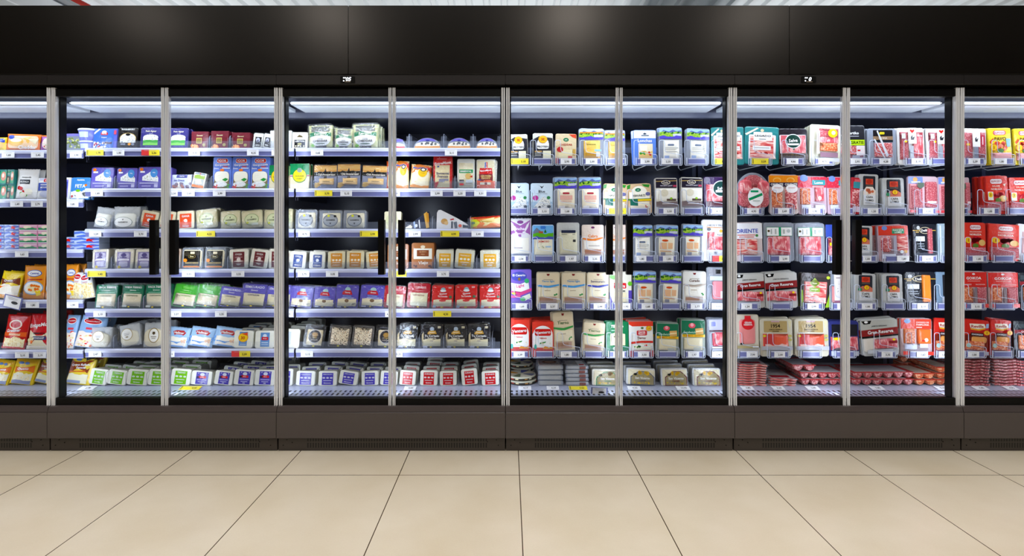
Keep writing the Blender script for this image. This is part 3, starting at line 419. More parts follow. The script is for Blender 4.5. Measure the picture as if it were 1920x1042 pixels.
de('redb', 'cheese_block', 'cheese', 'cream cheese block with red label', 'blk', 'f0ecd8', LB.format(c='d01822', t='CURADO'), .1, first='label', lean=10)
# ---- hanging packs, fourth cabinet
de('prot', 'sliced_cheese_pack', 'cheese', 'black protein cheese pack, orange stickers', 'pak', 'dcdccc', 'p 2a2c34 .02 .2 .3 .1 .98 .16 .98 .97 .02 .97;o .2 .27 .8 .5 .1 w;e .5 .28 .28 .1 w;t~PROTEIN~.5 .43 .09 .56 2a2c34;r .1 .56 .45 .6 c8a060;r .1 .62 .4 .65 a8a8a0;r .1 .68 .42 .71 a8a8a0;>cheese_window;r .5 .56 .9 .84 e8e4c4;>discount_sticker;e .5 .2 .22 .12 e8a81c;e .5 .2 .19 .1 f4c01c;t~3E~.5 .2 .08 .24 c8301c', lean=3)
de('chea', 'sliced_cheese_pack', 'cheese', 'beige and red cheddar slice pack', 'pak', 'd2bf98', 'r .02 .02 .98 .98 dcc8a0;p d84a2c .62 .02 .98 .02 .98 .16 .8 .12;e .5 .2 .13 .06 0f7a4a;t~arla~.5 .2 .04 .16 w;t~CHEDDAR~.5 .36 .12 .6 a8322c;>cheese_window;r .15 .52 .8 .96 e8dcae;r .82 .5 .95 .7 c8a04a;>round_badge;e .22 .52 .15 .09 c0282c;r .6 .72 .8 .82 d04a3a;r .02 .8 .2 .97 c03a34', lean=3)
de('arly', 'sliced_cheese_pack', 'cheese', 'clear pack of yellow slices under meadow print', 'pak', 'film', '>printed_top;' + S['arla'].replace('h .03 .17 s', 'h .03 .17 c0cde6') + ';r .05 .1 .95 .14 c8821c;>cheese_slices;f .2 .34 .85 .9 .003 chd .04;>printed_label;t~CHEDDAR~.5 .45 .04 .35 5a7a3a;r .62 .58 .88 .64 8ab8e0;r .25 .68 .75 .84 b8862a;r .68 .66 .82 .78 c8c8d0', lean=3)
de('lonc', 'sliced_cheese_pack', 'cheese', 'blue and white pack with sandwich picture', 'pak', '5a84d8', 'r .02 .02 .98 .24 e8ecf2;p 2a3a4a .4 .12 .5 .08 .6 .12 .5 .14;r .35 .15 .68 .18 4a5a6a;t~Lonchas~.5 .31 .1 .62 w;>sandwich_picture;r .22 .4 .84 .86 f0e2c0;r .26 .45 .6 .6 f6f0dc;h .62 .84 e8c070 .02 .24 .82;d .3 .66 .6 .7 5 .05 3a9a2c;d .65 .64 .8 .72 3 .04 d03020', lean=3)
de('arlw', 'sliced_cheese_pack', 'cheese', 'clear pack of white slices under meadow print', 'pak', 'film', '>printed_top;' + S['arla'] + ';>cheese_slices;f .18 .34 .86 .88 .003 eeeadc .04;>printed_label;o .36 .45 .64 .5 .04 6a7890;r .25 .54 .8 .56 c8c8c4;r .25 .58 .7 .6 c8c8c4;r .25 .64 .75 .66 c8c8c4;r .22 .76 .42 .86 9ab0d8', lean=3)
de('arlr', 'sliced_cheese_pack', 'cheese', 'clear pack of white slices with orange lettering', 'pak', 'film', '>printed_top;' + S['arla'] + ';>cheese_slices;f .16 .34 .84 .9 .003 f0e8d0 .04;>printed_label;e .42 .44 .14 .03 d8501c;r .2 .5 .5 .68 eab88c;r .55 .5 .75 .66 eab88c;r .2 .72 .7 .74 d89a6a;r .24 .76 .44 .84 8a8a9a', lean=3)
de('arlo', 'sliced_cheese_pack', 'cheese', 'clear pack of cream slices with pink lettering', 'pak', 'film', '>printed_top;' + S['arla'] + ';>cheese_slices;f .16 .32 .88 .9 .003 f0e4c8 .04;>printed_label;o .36 .42 .66 .47 .04 b83848;r .25 .5 .78 .62 e8b0a0;r .3 .64 .75 .67 e8c0b0;r .2 .78 .46 .88 e8e4e0', lean=3)
de('blue', 'blue_cheese_pack', 'cheese', 'pale blue pack with white blue cheese wedge', 'pak', 'c4dcee', 'o .03 .02 .97 .98 .05 d4e6f4;p 3a4450 .4 .08 .5 .14 .6 .08 .5 .18;t~Blue~.5 .27 .08 .32 3a4450;r .25 .33 .75 .345 a8b8c8;e .22 .48 .13 .08 c0409a;e .8 .47 .08 .05 3a8a50;r .03 .6 .97 .9 a8c4dc;>cheese_picture;p blu .15 .76 .55 .44 .85 .56 .9 .76 .5 .82;d .3 .74 .8 .82 6 .06 w;>printed_base;r .05 .86 .95 .96 c8d8e8;e .82 .76 .08 .05 3a4450', lean=3)
de('hava', 'sliced_cheese_pack', 'cheese', 'cream and green havarti slice pack', 'pak', 'cfae84', 'o .02 .02 .98 .98 .08 d4b48c;p 2f8a2c .6 .02 .95 .04 .9 .14 .7 .1;p 2f8a2c .0 .06 .15 .02 .12 .16 .0 .18;e .5 .28 .32 .2 f4eedc;r .08 .28 .92 .52 f4eedc;e .45 .21 .12 .06 0f7a4a;t~arla~.45 .21 .04 .15 w;t~HAVARTI~.48 .4 .12 .5 2a3a2a;e .85 .35 .1 .06 6a6a9a;r .02 .5 .98 .55 2f7a34;r .3 .52 .98 .58 f2c81c;>cheese_picture;r .1 .6 .9 .82 f0e4c4;p 1f6a5a .1 .52 .42 .52 .42 .74 .1 .72;r .2 .88 .8 .97 b89a80;d .7 .74 .85 .8 4 .03 c83030', lean=3)
de('dala', 'sliced_cheese_pack', 'cheese', 'black topped pack of white cheese slices', 'pak', 'd4d0c8', 'r .03 .03 .97 .28 241f30;p c8a860 .03 .09 .97 .07 .97 .09 .03 .11;e .48 .13 .2 .06 e8e0d0;e .48 .13 .17 .045 2a2438;t~Dalia~.48 .13 .05 .26 e8e0d0;t~HAVARTI LIGHT~.5 .22 .05 .55 d8d0e0;r .8 .2 .95 .25 c04060;>cheese_slices;f .06 .3 .94 .66 .003 f0ece0 .06;e .4 .42 .18 .1 e0d8c0;>printed_base;r .5 .58 .92 .64 5a4a40;e .7 .57 .06 .03 8ac020;h .66 .8 7a6a6a .01;r .3 .7 .8 .73 c8c0c0', lean=3)
de('selv', 'ham_pack', 'ham', 'purple pack of cured ham with round seal', 'pak', '3c2354', '>ham_slices;f .1 .2 .98 .66 .003 ham .04;>round_seal;e .75 .32 .38 .22 d8dce0;e .75 .32 .34 .195 16403c;t~Selva~.75 .31 .08 .5 w .05;r .5 .36 1 .42 e8e8e8;>printed_base;r .08 .66 .98 .8 5a3038;r .05 .82 .98 .97 c0c4d4', lean=3)
de('whpu', 'cheese_bag', 'cheese', 'white vacuum bag with purple printed top', 'bag', 'e2e0e6', 'p a060a8 .06 .06 .5 .18 .94 .05 .94 .38 .5 .44 .06 .38;e .5 .1 .14 .04 7a3a88;t~Lonchas~.45 .25 .09 .6 f4e8f6;r .3 .35 .7 .38 e0c8e4;>cheese_slices;r .12 .46 .88 .82 f2efe4;>printed_base;r .2 .68 .6 .7 a8a0b0;r .1 .82 .9 .88 8a94a8', .02, lean=3)
de('cremo', 'sliced_cheese_pack', 'cheese', 'meadow print pack with red lettered cheese', 'pak', 'a8c4e8', 'r .04 .03 .96 .32 6ab0e8;p 6a7890 .04 .2 .2 .08 .4 .18 .4 .3 .04 .3;o .38 .04 .62 .12 .05 3a7ad0;r .3 .18 .5 .24 a85a3a;h .24 .34 5aae20 .015;p 1f6a2a .6 .12 .66 .22 .54 .22;h .34 .4 4a5ab0 .02;>cheese_slices;r .08 .4 .92 .82 ece8d0;>printed_label;t~CREMOSO~.5 .46 .07 .55 c82020;r .6 .58 .85 .62 a8c8e8;d .2 .55 .8 .8 5 .03 b8c0a0;>tray_edge;r .05 .84 .95 .96 9aa2b0', lean=3)
de('crmc', 'cheese_block', 'cheese', 'clear pack of plain pale cheese, navy label', 'pak', 'fil2', '>cheese;f .12 .24 .9 .82 .006 dcd8bc .05;>printed_label;r .2 .2 .82 .27 2a3048;r .2 .3 .45 .31 6a6a60;r .68 .3 .8 .31 6a6a60;r .7 .44 .82 .5 3a3a3a', .025, lean=3)
de('orgw', 'sliced_cheese_pack', 'cheese', 'pack of pink tinted slices with orange arc', 'pak', 'd4c4b8', 'o .05 .02 .95 .97 .1 dccabc;e .5 .08 .08 .03 6a2a5a;t~Cabra~.5 .31 .08 .5 e07a28;p e07a28 .05 .36 .5 .42 .95 .34 .95 .37 .5 .46 .05 .4;>cheese_slices;r .1 .44 .9 .66 e8e0d4;r .3 .56 .8 .59 b8b0a8;>meat_strip;r .14 .68 .86 .8 b07a60;>tray_edge;r .05 .84 .95 .96 a0a4ac', lean=3)
TI = 'o .05 .02 .95 .97 .1 dccbaa;>printed_front;p 7a1c1c .43 .04 .57 .04 .54 .09 .46 .09;t~{t}~.5 .25 .07 .65 {c};r .3 .19 .7 .205 a8a090;p {a} .03 .34 .5 .38 .97 .32 .97 .36 .5 .43 .03 .38;>cheese_slices;r .08 .42 .92 .66 ece2c4;>printed_small;r .35 .49 .6 .51 b8a890;d .75 .58 .88 .63 3 .04 3a9a50;>rind_strip;r .12 .68 .85 .82 b8988a;r .12 .7 .7 .78 a8806a;>tray_edge;r .05 .86 .95 .97 a0a4ac'
de('tlig', 'sliced_cheese_pack', 'cheese', 'beige slice pack with light blue arc', 'pak', 'd0c4a8', TI.format(t='Tierno light', c='5a9ac8', a='4a9ad8'), lean=3)
de('tsem', 'sliced_cheese_pack', 'cheese', 'beige slice pack with dark blue arc', 'pak', 'd0c4a8', TI.format(t='Semicurado', c='2a3060', a='3a48a8'), lean=3)
de('tgrn', 'sliced_cheese_pack', 'cheese', 'beige slice pack with green arc', 'pak', 'd0c4a8', TI.format(t='Tierno', c='3a6a3a', a='3a9a4a'), lean=5)
de('tcur', 'sliced_cheese_pack', 'cheese', 'shiny white slice pack with brown lettering', 'pak', 'dcdcd8', TI.format(t='Curado', c='5a2a1c', a='b8a898').replace('dccbaa', 'e6e4dc').replace('ece2c4', 'eeeade').replace('b8988a', 'c8b8b0'), lean=3)
de('lila', 'cheese_pouch', 'cheese', 'violet and pink light cheese pouch', 'pak', '6a5ac0', 'o .02 .02 .98 .98 .05 7a62c4;e .45 .18 .34 .12 4a50b4;t~El Caserio~.45 .15 .1 .55 w;e .46 .25 .06 .04 8a6a3a;>printed_panel;p w .1 .34 .5 .38 .85 .3 .9 .55 .55 .6 .12 .56;p e04a90 .1 .54 .5 .6 .98 .48 .98 .56 .5 .67 .1 .6;t~Light~.5 .43 .1 .35 e04a90 .1;e .78 .3 .1 .06 3ab070;r .1 .66 .5 .72 e060a0;>cheese_picture;p e6f0dc .55 .7 .9 .62 .96 .72 .7 .8;e .6 .76 .12 .05 5ab878;d .1 .6 .3 .66 2 .06 d8d83a', .03, lean=3)
de('lmul', 'sliced_cheese_pack', 'cheese', 'white and violet slice pack with red word', 'pak', 'e8e4d4', 'p 5a48b0 .0 .55 .2 .95 .0 1;r .0 .84 1 1 5a48b0;r .85 .5 1 1 5a48b0;>printed_label;o .2 .3 .75 .45 .04 d8202c;t~Nova~.48 .38 .09 .45 w;d .0 .08 .25 .2 3 .1 8ac878;r .25 .5 .7 .54 6a6a60;e .92 .32 .1 .06 6ac030;>cheese_slices;r .15 .56 .75 .82 e8dcb4', lean=3)
de('vent', 'sliced_cheese_pack', 'cheese', 'red and white soft cheese slice box', 'car', 'dc3a2c', ven(), .02, lean=3)
de('grnp', 'sliced_cheese_pack', 'cheese', 'deep green cheese slice pack', 'pak', '10784a', 'r .03 .02 .97 .98 0f7e4c;t~TIERNO~.5 .15 .09 .55 e8f0dc;r .25 .1 .4 .13 f4f4f4;r .25 .24 .7 .27 a8d8b8;>cheese_window;p f0e4c0 .2 .36 .5 .3 .85 .36 .85 .68 .2 .68;r .35 .42 .6 .45 3a4a3a;>printed_base;d .25 .75 .75 .8 4 .07 d8e8d8;r .2 .84 .8 .94 1f9a60', .02, lean=3)
de('garb', 'sliced_cheese_pack', 'cheese', 'white and red soft cheese slice pack', 'car', 'e6e4de', 'r .0 .0 1 .14 dc3a24;p e6e4de .0 .08 .15 .14 .15 .2 .0 .2;e .55 .19 .06 .03 4a6a3a;o .32 .26 .74 .4 .04 c8202c;t~Garcia~.53 .3 .055 .34 w;t~Baquero~.53 .36 .055 .34 w;t~Tierno~.5 .47 .08 .35 7a3a2a;p d03024 .08 .58 .5 .55 .98 .56 .98 .62 .5 .61 .08 .64;>cheese_picture;p f0ead0 .2 .72 .5 .64 .9 .7 .9 .8 .3 .82;d .6 .68 .7 .7 2 .05 d83020;d .15 .68 .5 .76 4 .05 6aa050;>printed_base;r .0 .83 1 1 dc3a2c;' + '>price_sticker;e .82 .2 .12 .075 d87a18;e .82 .2 .1 .06 f4c01c;t~1.5~.82 .2 .05 .13 a03010', .03, lean=3)
de('sand', 'sliced_cheese_pack', 'cheese', 'dark green sandwich slice pack, yellow band', 'pak', '9aa49a', 'r .02 .02 .98 .4 0f6a48;e .45 .16 .14 .07 d84a5a;e .45 .14 .07 .05 f0a0a8;t~Sandwich~.35 .34 .07 .5 a8d8b8;>sandwich_picture;p d8a860 .58 .24 .9 .22 .92 .38 .6 .4;p f0dca8 .6 .3 .9 .28 .9 .31 .6 .34;>printed_band;r .02 .4 .98 .47 f4c81c;t~FORMATO AHORRO~.5 .435 .045 .8 a84010;>cheese_slices;f .12 .49 .88 .82 .004 e4dab8 .06;>printed_small;r .5 .74 .8 .84 c0c4b8;r .1 .86 .9 .96 5a6a60', lean=3)
de('hamv', 'ham_pack', 'ham', 'clear pack of red ham slices, lilac header', 'pak', 'film', '>printed_top;r .1 .03 .98 .3 b4b4cc;o .2 .08 .4 .2 .04 8088d8;r .1 .3 .98 .34 4a3038;>ham_slices;f .22 .36 .95 .72 .003 c8485a .12;r .3 .4 .9 .66 ham;>printed_small;r .2 .74 .7 .78 e8e8f0;r .2 .8 .9 .84 d0d4e4', lean=3)
de('jamt', 'ham_pack', 'ham', 'white framed pack of dark ham', 'pak', 'dcdce2', 't~JAMON Y TRUFA~.55 .14 .06 .7 6a6a70;p e0902c .2 .17 .95 .19 .95 .2 .2 .19;>ham_slices;f .22 .3 .98 .72 .003 ham .04;>printed_label;r .48 .2 .95 .4 eeeef2;e .28 .23 .07 .04 3a3a40;e .72 .27 .06 .04 e0b040;t~Reserva~.72 .36 .04 .36 5a5a60;d .25 .76 .95 .82 8 .05 b8bcc8', lean=3)
de('redh', 'ham_pack', 'ham', 'clear pack of pink cooked ham with patterned header', 'pak', 'film', '>printed_top;r .1 .05 .97 .2 8a8a92;r .4 .06 .62 .16 1c1c1c;e .85 .12 .12 .05 d84040;r .15 .22 .97 .32 c8d4d4;>ham_slices;f .25 .34 .97 .78 .004 d8808a .1;>printed_small;r .6 .58 .95 .74 e8ecf4', lean=3)
# ---- hanging packs, fifth and last cabinet
de('lega', 'ham_pack', 'ham', 'teal patterned ham pack with white label', 'pak', '2a7f80', 'p e0d8c0 .0 .2 .35 .03 .4 .05 .05 .24;e .5 .1 .05 .04 d8c8a0;>ham_slices;f .12 .22 .9 .86 .003 f0dcd8 .05;r .15 .26 .82 .84 bac;>printed_label;o .24 .15 .78 .38 .03 f2f2ee;t~LEGADO~.51 .25 .14 .46 1c1c1c;r .4 .33 .6 .35 8a8a8a;r .22 .52 .74 .63 f2f2f2;r .25 .56 .7 .58 a8a8a8;>printed_base;d .2 .68 .75 .72 5 .035 b8141c', lean=3)
de('selk', 'ham_pack', 'ham', 'dark ham pack with round green seal', 'pak', '1d1820', '>ham_slices;f .05 .18 .95 .7 .003 e8d8d8 .04;r .08 .2 .92 .68 ham;>round_seal;p 1a6a4a .42 .44 .62 .44 .52 .62;e .5 .36 .27 .2 e8eeec;e .5 .36 .245 .18 0e3a30;p f4f4f4 .3 .42 .7 .42 .68 .47 .32 .47;t~Selva~.5 .34 .09 .36 w .06;>printed_base;r .0 .7 1 .86 4a3a34;d .05 .72 .95 .84 14 .03 6a5a3a;r .2 .86 .8 .97 b0a8b8', lean=3)
de('crmp', 'ham_pack', 'ham', 'cream pack of three sliced cold meats', 'pak', 'c9c8b2', 'o .02 .02 .98 .98 .04 d4d2bc;>sliced_meats;f .3 .1 .92 .32 .004 sal .05;f .3 .32 .9 .48 .005 ham .05;f .3 .47 .86 .68 .006 cho .05;r .3 .72 .86 .84 8a6a78;>printed_label;r .18 .18 .27 .76 f0ecec;r .21 .24 .24 .7 a89a9a;e .68 .23 .15 .11 f4c81c;e .7 .22 .06 .05 e8e0d8;r .3 .86 .9 .95 b8bac4', lean=3)
de('grat', 'ham_pack', 'ham', 'black pack with lime ten percent band', 'pak', '24242a', 't~Martiko~.4 .2 .09 .6 w;r .1 .27 .7 .29 a8a8b0;r .0 .37 .98 .51 b8dc1c;t~% GRATIS~.5 .44 .08 .85 1c2a0c;>ham_slices;r .02 .52 .55 .74 sau;r .55 .52 .98 .8 e8dcdc;r .6 .62 .75 .66 c83030;>tray_edge;r .02 .76 .98 .96 9a9aa8;d .1 .76 .9 .9 8 .05 8a4a58', lean=3)
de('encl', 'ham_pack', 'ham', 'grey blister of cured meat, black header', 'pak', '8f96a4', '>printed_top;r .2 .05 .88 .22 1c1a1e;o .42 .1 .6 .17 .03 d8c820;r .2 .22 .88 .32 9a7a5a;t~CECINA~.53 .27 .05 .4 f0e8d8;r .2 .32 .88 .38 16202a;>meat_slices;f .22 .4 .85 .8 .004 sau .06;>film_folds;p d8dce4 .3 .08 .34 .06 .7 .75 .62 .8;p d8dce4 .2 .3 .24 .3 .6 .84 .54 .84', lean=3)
de('hear', 'salami_pack', 'salami', 'white framed salami pack with red heart', 'pak', 'e6e4e2', '>salami_slices;f .08 .12 .4 .86 .004 sal .04;f .56 .12 .92 .86 .004 ham .04;r .41 .5 .55 .86 9a9ea8;>printed_label;r .36 .05 .66 .44 f6f4f2;p d8241c .51 .16 .42 .09 .46 .05 .51 .08 .56 .05 .6 .09;p 2a2a30 .45 .26 .52 .2 .5 .3 .6 .24 .56 .34 .46 .34;t~Sarta~.77 .22 .1 .2 f4e4e4;r .12 .16 .26 .3 d8dce8;e .26 .38 .05 .03 y', lean=3)
de('roun', 'salami_pack', 'salami', 'big round tray of overlapping salami slices', 'cir', 'film', '>salami_slices;e .5 .5 .44 .44 ham;f .3 .06 .7 .34 .004 sal .4;f .62 .2 .94 .52 .004 ham .4;f .58 .5 .92 .84 .004 sal .4;f .3 .62 .68 .94 .004 ham .4;f .06 .48 .4 .82 .004 sal .4;f .08 .18 .4 .52 .004 ham .4;>round_label;e .5 .6 .22 .22 f2f2f2;p 14905a .3 .63 .68 .5 .7 .56 .32 .69;o .36 .44 .58 .49 .02 1aa06a;r .42 .68 .62 .7 a8b8b0', lean=2)
de('orie', 'salami_pack', 'salami', 'orange topped twin pack of sliced sausage', 'pak', 'c8b8b4', 'r .0 .02 1 .2 ee8c12;e .28 .14 .14 .07 f6b850;e .74 .14 .14 .07 f6b850;e .28 .15 .11 .05 ee8c12;e .74 .15 .11 .05 ee8c12;r .02 .2 .98 .3 2a2440;t~ORIENTE~.27 .25 .08 .42 f2eee8;t~ORIENTE~.75 .25 .08 .42 f2eee8;>sliced_sausage;f .08 .36 .44 .88 .004 cho .06;f .54 .36 .92 .88 .004 sau .06;>printed_label;e .26 .36 .2 .11 f0eceC;e .74 .36 .2 .11 f0ecec;r .14 .33 .38 .35 d0a8a8;r .62 .33 .86 .35 d0a8a8', lean=3)
de('pink', 'salami_pack', 'salami', 'red topped twin pack of cold cuts', 'pak', 'c4a8b4', 'r .0 .02 1 .3 d8344a;d .05 .04 .95 .28 18 .02 e8707a;e .22 .06 .14 .08 7090d8;o .5 .1 .96 .24 .03 3a9aa0;t~Lomo~.73 .17 .07 .3 w;r .5 .26 .9 .3 e8a8a8;>sliced_meats;f .08 .32 .42 .74 .004 cho .06;f .58 .3 .88 .66 .004 ham .06;>printed_label;r .08 .76 .42 .86 d8dcec;e .72 .58 .06 .05 f0f0f0;r .56 .76 .9 .88 d8dcec', lean=3)
de('lomo', 'loin_pack', 'ham', 'narrow clear pack of cured loin, square red picture', 'pak', 'fil2', '>printed_top;o .2 .05 .84 .5 .06 2c2e36;r .34 .12 .72 .26 d8482c;e .52 .19 .14 .06 b8301c;r .34 .27 .72 .31 5a5048;p e8d8c8 .2 .44 .36 .32 .7 .32 .84 .42 .84 .54 .2 .54;d .3 .36 .75 .46 5 .08 c86a48;>printed_label;r .22 .52 .84 .78 dcdcdc;t~CAPA~.53 .58 .06 .36 3a3a3a;t~LOMO~.53 .66 .06 .4 3a3a3a;r .3 .72 .76 .735 8a8a8a', lean=3)
de('lome', 'loin_pack', 'ham', 'narrow clear loin pack with yellow price sticker', 'pak', 'fil2', '>printed_top;o .2 .05 .84 .5 .06 2c2e36;r .34 .1 .72 .25 d8482c;e .52 .17 .14 .06 b8301c;r .34 .26 .72 .3 5a5048;p d87a60 .2 .44 .36 .36 .7 .36 .84 .42 .84 .54 .2 .54;>printed_label;r .22 .52 .84 .78 dcdcdc;t~CAPA~.53 .58 .06 .36 3a3a3a;t~LOMO~.53 .66 .06 .4 3a3a3a;e .25 .46 .1 .05 3a8a60;>price_sticker;e .56 .4 .14 .075 c82018;e .56 .4 .12 .062 f4c81c;t~1~.56 .4 .06 .1 b01010', lean=3)
de('sala', 'salami_pack', 'salami', 'blue topped twin pack of pink salami', 'pak', 'd0b4bc', 'r .02 .02 .5 .2 7c94dc;e .25 .09 .08 .06 f0b060;r .12 .14 .42 .18 f0f0fa;>salami_slices;f .04 .2 .48 .88 .004 e89aa0 .06;r .08 .26 .46 .86 sal;f .56 .14 .94 .84 .004 sal .2;>printed_label;p 5a6a5a .28 .18 .5 .18 .5 .28 .39 .34 .28 .28;r .6 .66 .9 .72 e8d0d4;r .02 .9 .98 .97 d8404a', lean=3)
de('reds', 'salami_pack', 'salami', 'red cold cut pack partly behind the stile', 'pak', 'c02834', 'r .3 .05 .9 .2 e05a60;o .2 .12 .9 .3 .04 3a8a94;>sliced_meats;f .1 .34 .9 .8 .004 sau .06;r .2 .8 .9 .95 d8c0cc', lean=3)
de('oriw', 'ham_pack', 'ham', 'white topped ham pack with blue lettering', 'pak', 'd8c8c8', 'r .0 .02 1 .42 f0f0f4;t~ORIENTE~.45 .22 .13 .8 2f46b0;r .1 .31 .75 .34 e0908a;r .15 .36 .7 .39 e0908a;e .8 .34 .05 .035 4a8a4a;>ham_slices;f .03 .42 .8 .84 .003 bac .04;t~8~.45 .58 .1 .15 fbeeee', lean=3)
de('hamg', 'ham_pack', 'ham', 'clear ham tray with white and green label', 'pak', 'film', '>ham_slices;f .12 .34 .86 .84 .005 ham .1;>printed_label;r .08 .12 .92 .35 1a9a68;r .09 .13 .48 .34 f4f4f4;r .56 .13 .91 .34 f4f4f4;e .15 .22 .04 .03 5a4a2a;r .22 .17 .26 .3 b0b8b4;r .36 .17 .4 .3 b0b8b4;r .62 .18 .68 .29 b0b8b4;e .8 .22 .06 .045 c0c8c8', .025, lean=3)
de('navy', 'ham_pack', 'ham', 'navy and blue ham pack beside the handle', 'pak', '1c2450', 'r .02 .02 .98 .35 3a52b4;r .4 .05 .9 .35 14182c;t~B~.7 .25 .1 .25 e8e8f0;>ham_slices;f .1 .38 .95 .84 .004 ham .06;>yellow_sticker;r .15 .5 .55 .58 y', lean=3)
de('panc', 'bacon_pack', 'ham', 'red topped pack of round meat slices', 'pak', 'c0a4ac', 'r .02 .02 .98 .28 dc3c28;e .22 .08 .09 .06 7090d0;o .46 .1 .86 .24 .02 2f9068;t~PANCETA~.66 .14 .05 .34 f0f4e8;t~LOMO~.66 .2 .05 .24 f0f4e8;>sliced_meats;f .08 .3 .42 .74 .005 sau .3;f .56 .28 .92 .74 .005 bac .2;r .44 .3 .55 .8 a8a4b4;>printed_label;e .7 .74 .06 .045 e8eef4;e .82 .74 .06 .045 e8b060;r .06 .8 .5 .92 d8dcec', lean=3)
de('deli', 'sausage_pack', 'salami', 'black pack with one long sliced sausage', 'pak', '24262f', 'o .03 .02 .97 .97 .05 1e2028;p c8a040 .0 .16 1 .16 1 .18 .0 .18;e .53 .17 .24 .09 d8c8a0;e .53 .17 .21 .075 1a1c2a;t~Delilia~.53 .17 .08 .34 f4ecdc .06;e .24 .1 .07 .05 c8c8c8;r .12 .2 .26 .23 c8a860;>printed_label;r .12 .33 .5 .46 e4e8ec;r .16 .52 .46 .54 a8b0b8;r .2 .58 .48 .6 a8b0b8;r .2 .64 .48 .66 a8b0b8;>sliced_sausage;f .62 .12 .8 .8 .006 sal .2', lean=3)
de('delo', 'sausage_pack', 'salami', 'black pack with one orange sliced sausage', 'pak', '24262f', 'o .03 .02 .97 .97 .05 1e2028;p c8a040 .0 .18 1 .18 1 .2 .0 .2;e .5 .19 .24 .09 d8c8a0;e .5 .19 .21 .075 1a1c2a;t~Delilia~.5 .19 .08 .34 f4ecdc .06;e .18 .12 .07 .05 c8c8c8;r .08 .22 .22 .25 c8a860;>printed_label;r .08 .33 .46 .46 e4e8ec;r .12 .52 .42 .54 a8b0b8;r .14 .58 .44 .6 a8b0b8;>sliced_sausage;f .54 .08 .8 .82 .006 f0862c .15', lean=3)
de('stak', 'sausage_pack', 'salami', 'row of clear trays seen edge on', 'pak', 'acc0cc', 'r .1 .05 .2 .95 e4ecf4;r .4 .08 .5 .95 e4ecf4;r .7 .05 .8 .95 e4ecf4', lean=2)
de('gran', 'ham_pack', 'ham', 'grey and maroon serrano ham pack', 'pak', 'fil2', S['gran'], lean=3)
de('graw', 'ham_pack', 'ham', 'worn maroon banded ham pack with white glare', 'pak', 'fil2', S['gran'].replace('f .04 .52 .6 .78 .003 ham', 'f .04 .52 .4 .88 .003 e0d8cc').replace('c9c9c5', 'b8b8b0'), lean=3)  # the glare is put into the colour of one pale slice piece
de('duro', 'ham_pack', 'ham', 'dark brown ham pack with green ornament', 'pak', '3b3432', 'h .02 .12 4a4040 .01;>ham_slices;f .12 .24 .86 .86 .003 e07a78 .04;r .15 .26 .82 .84 bac;>green_ornament;p 9ab03a .28 .3 .45 .14 .62 .3 .45 .42;e .45 .28 .12 .09 6a7a20;t~Magna~.45 .3 .05 .25 f0f0c0;r .28 .42 .62 .54 88a83a;r .34 .46 .56 .48 e8f0c0;e .88 .12 .06 .045 b8c83a;p 8ab02c .95 .5 .98 .95 .8 .97 .86 .8;p 8ab02c .02 .5 .06 .5 .1 .97 .02 .97;p 2a2a20 .35 .9 .45 .82 .55 .9', lean=3)
de('whst', 'ham_pack', 'ham', 'clear ham pack with tall white strip label', 'pak', 'film', '>ham_slices;f .1 .4 .9 .85 .004 d88a8a .08;>white_strip;r .2 .05 .85 .78 eee8e4;r .3 .06 .6 .1 d83030;r .3 .17 .78 .2 a89a9a;d .3 .28 .75 .6 9 .03 c8c0c0;r .5 .66 .7 .7 3a3a3a;r .2 .78 .85 .84 a85a78', lean=3)
de('bred', 'sausage_pack', 'salami', 'black and red meat pack at the dark post', 'pak', '7e98b0', '>printed_top;o .35 .08 .97 .66 .04 26262c;r .5 .12 .95 .24 d8482c;r .5 .3 .95 .5 c03020;t~Casa~.75 .6 .06 .4 e0a030;>yellow_sticker;e .85 .36 .14 .07 f4c81c;>tray_front;r .3 .68 .97 .94 c4c8d0', lean=3)
de('grrd', 'ham_pack', 'ham', 'clear loin ham pack with round red seal', 'pak', 'd9cfb8', 'o .04 .02 .96 .98 .06 d8d0c0;>ham_slices;f .16 .12 .84 .7 .005 e88a88 .15;>red_seal;r .38 .03 .64 .2 d8202c;e .52 .22 .27 .14 d81c28;t~GRAN~.52 .19 .045 .3 w;t~RESERVA~.52 .24 .045 .36 w;>printed_base;p b0a070 .05 .74 .95 .72 .95 .8 .05 .8;e .24 .69 .08 .02 k;r .7 .74 .95 .78 e8e8e8', lean=3)
de('g195', 'ham_pack', 'ham', 'gold topped reserve ham pack', 'pak', 'cdc8b4', 'o .12 .06 .84 .36 .02 b29a64;p d8d0a8 .86 .04 .98 .06 .92 .3;t~1954~.48 .19 .1 .36 2a2210;r .35 .06 .6 .09 c8a0b0;t~JAMON RESERVA~.48 .29 .045 .55 4a3a1c;r .38 .325 .58 .34 4a3a1c;>ham_slices;f .08 .4 .86 .82 .004 e0583c .04;r .1 .42 .42 .8 c83a3c;h .68 .82 e8c0b8 .02 .14 .82;>printed_label;e .12 .45 .05 .03 d8c020;e .9 .45 .06 .035 b8b060;e .9 .55 .06 .035 b8b060;r .02 .72 .98 .82 b4b4bc', lean=3)
de('navh', 'ham_pack', 'ham', 'navy headed pack of marbled ham', 'pak', '2a3070', 'r .1 .1 .95 .42 12141f;p e8e8f0 .5 .12 .45 .3 .6 .3;t~IBERICO~.5 .36 .05 .5 c8c8d8;>ham_slices;f .05 .44 .95 .82 .004 ham .05;>yellow_sticker;e .25 .5 .12 .04 y;>tray_edge;r .05 .84 .95 .97 c0c4d0', lean=3)
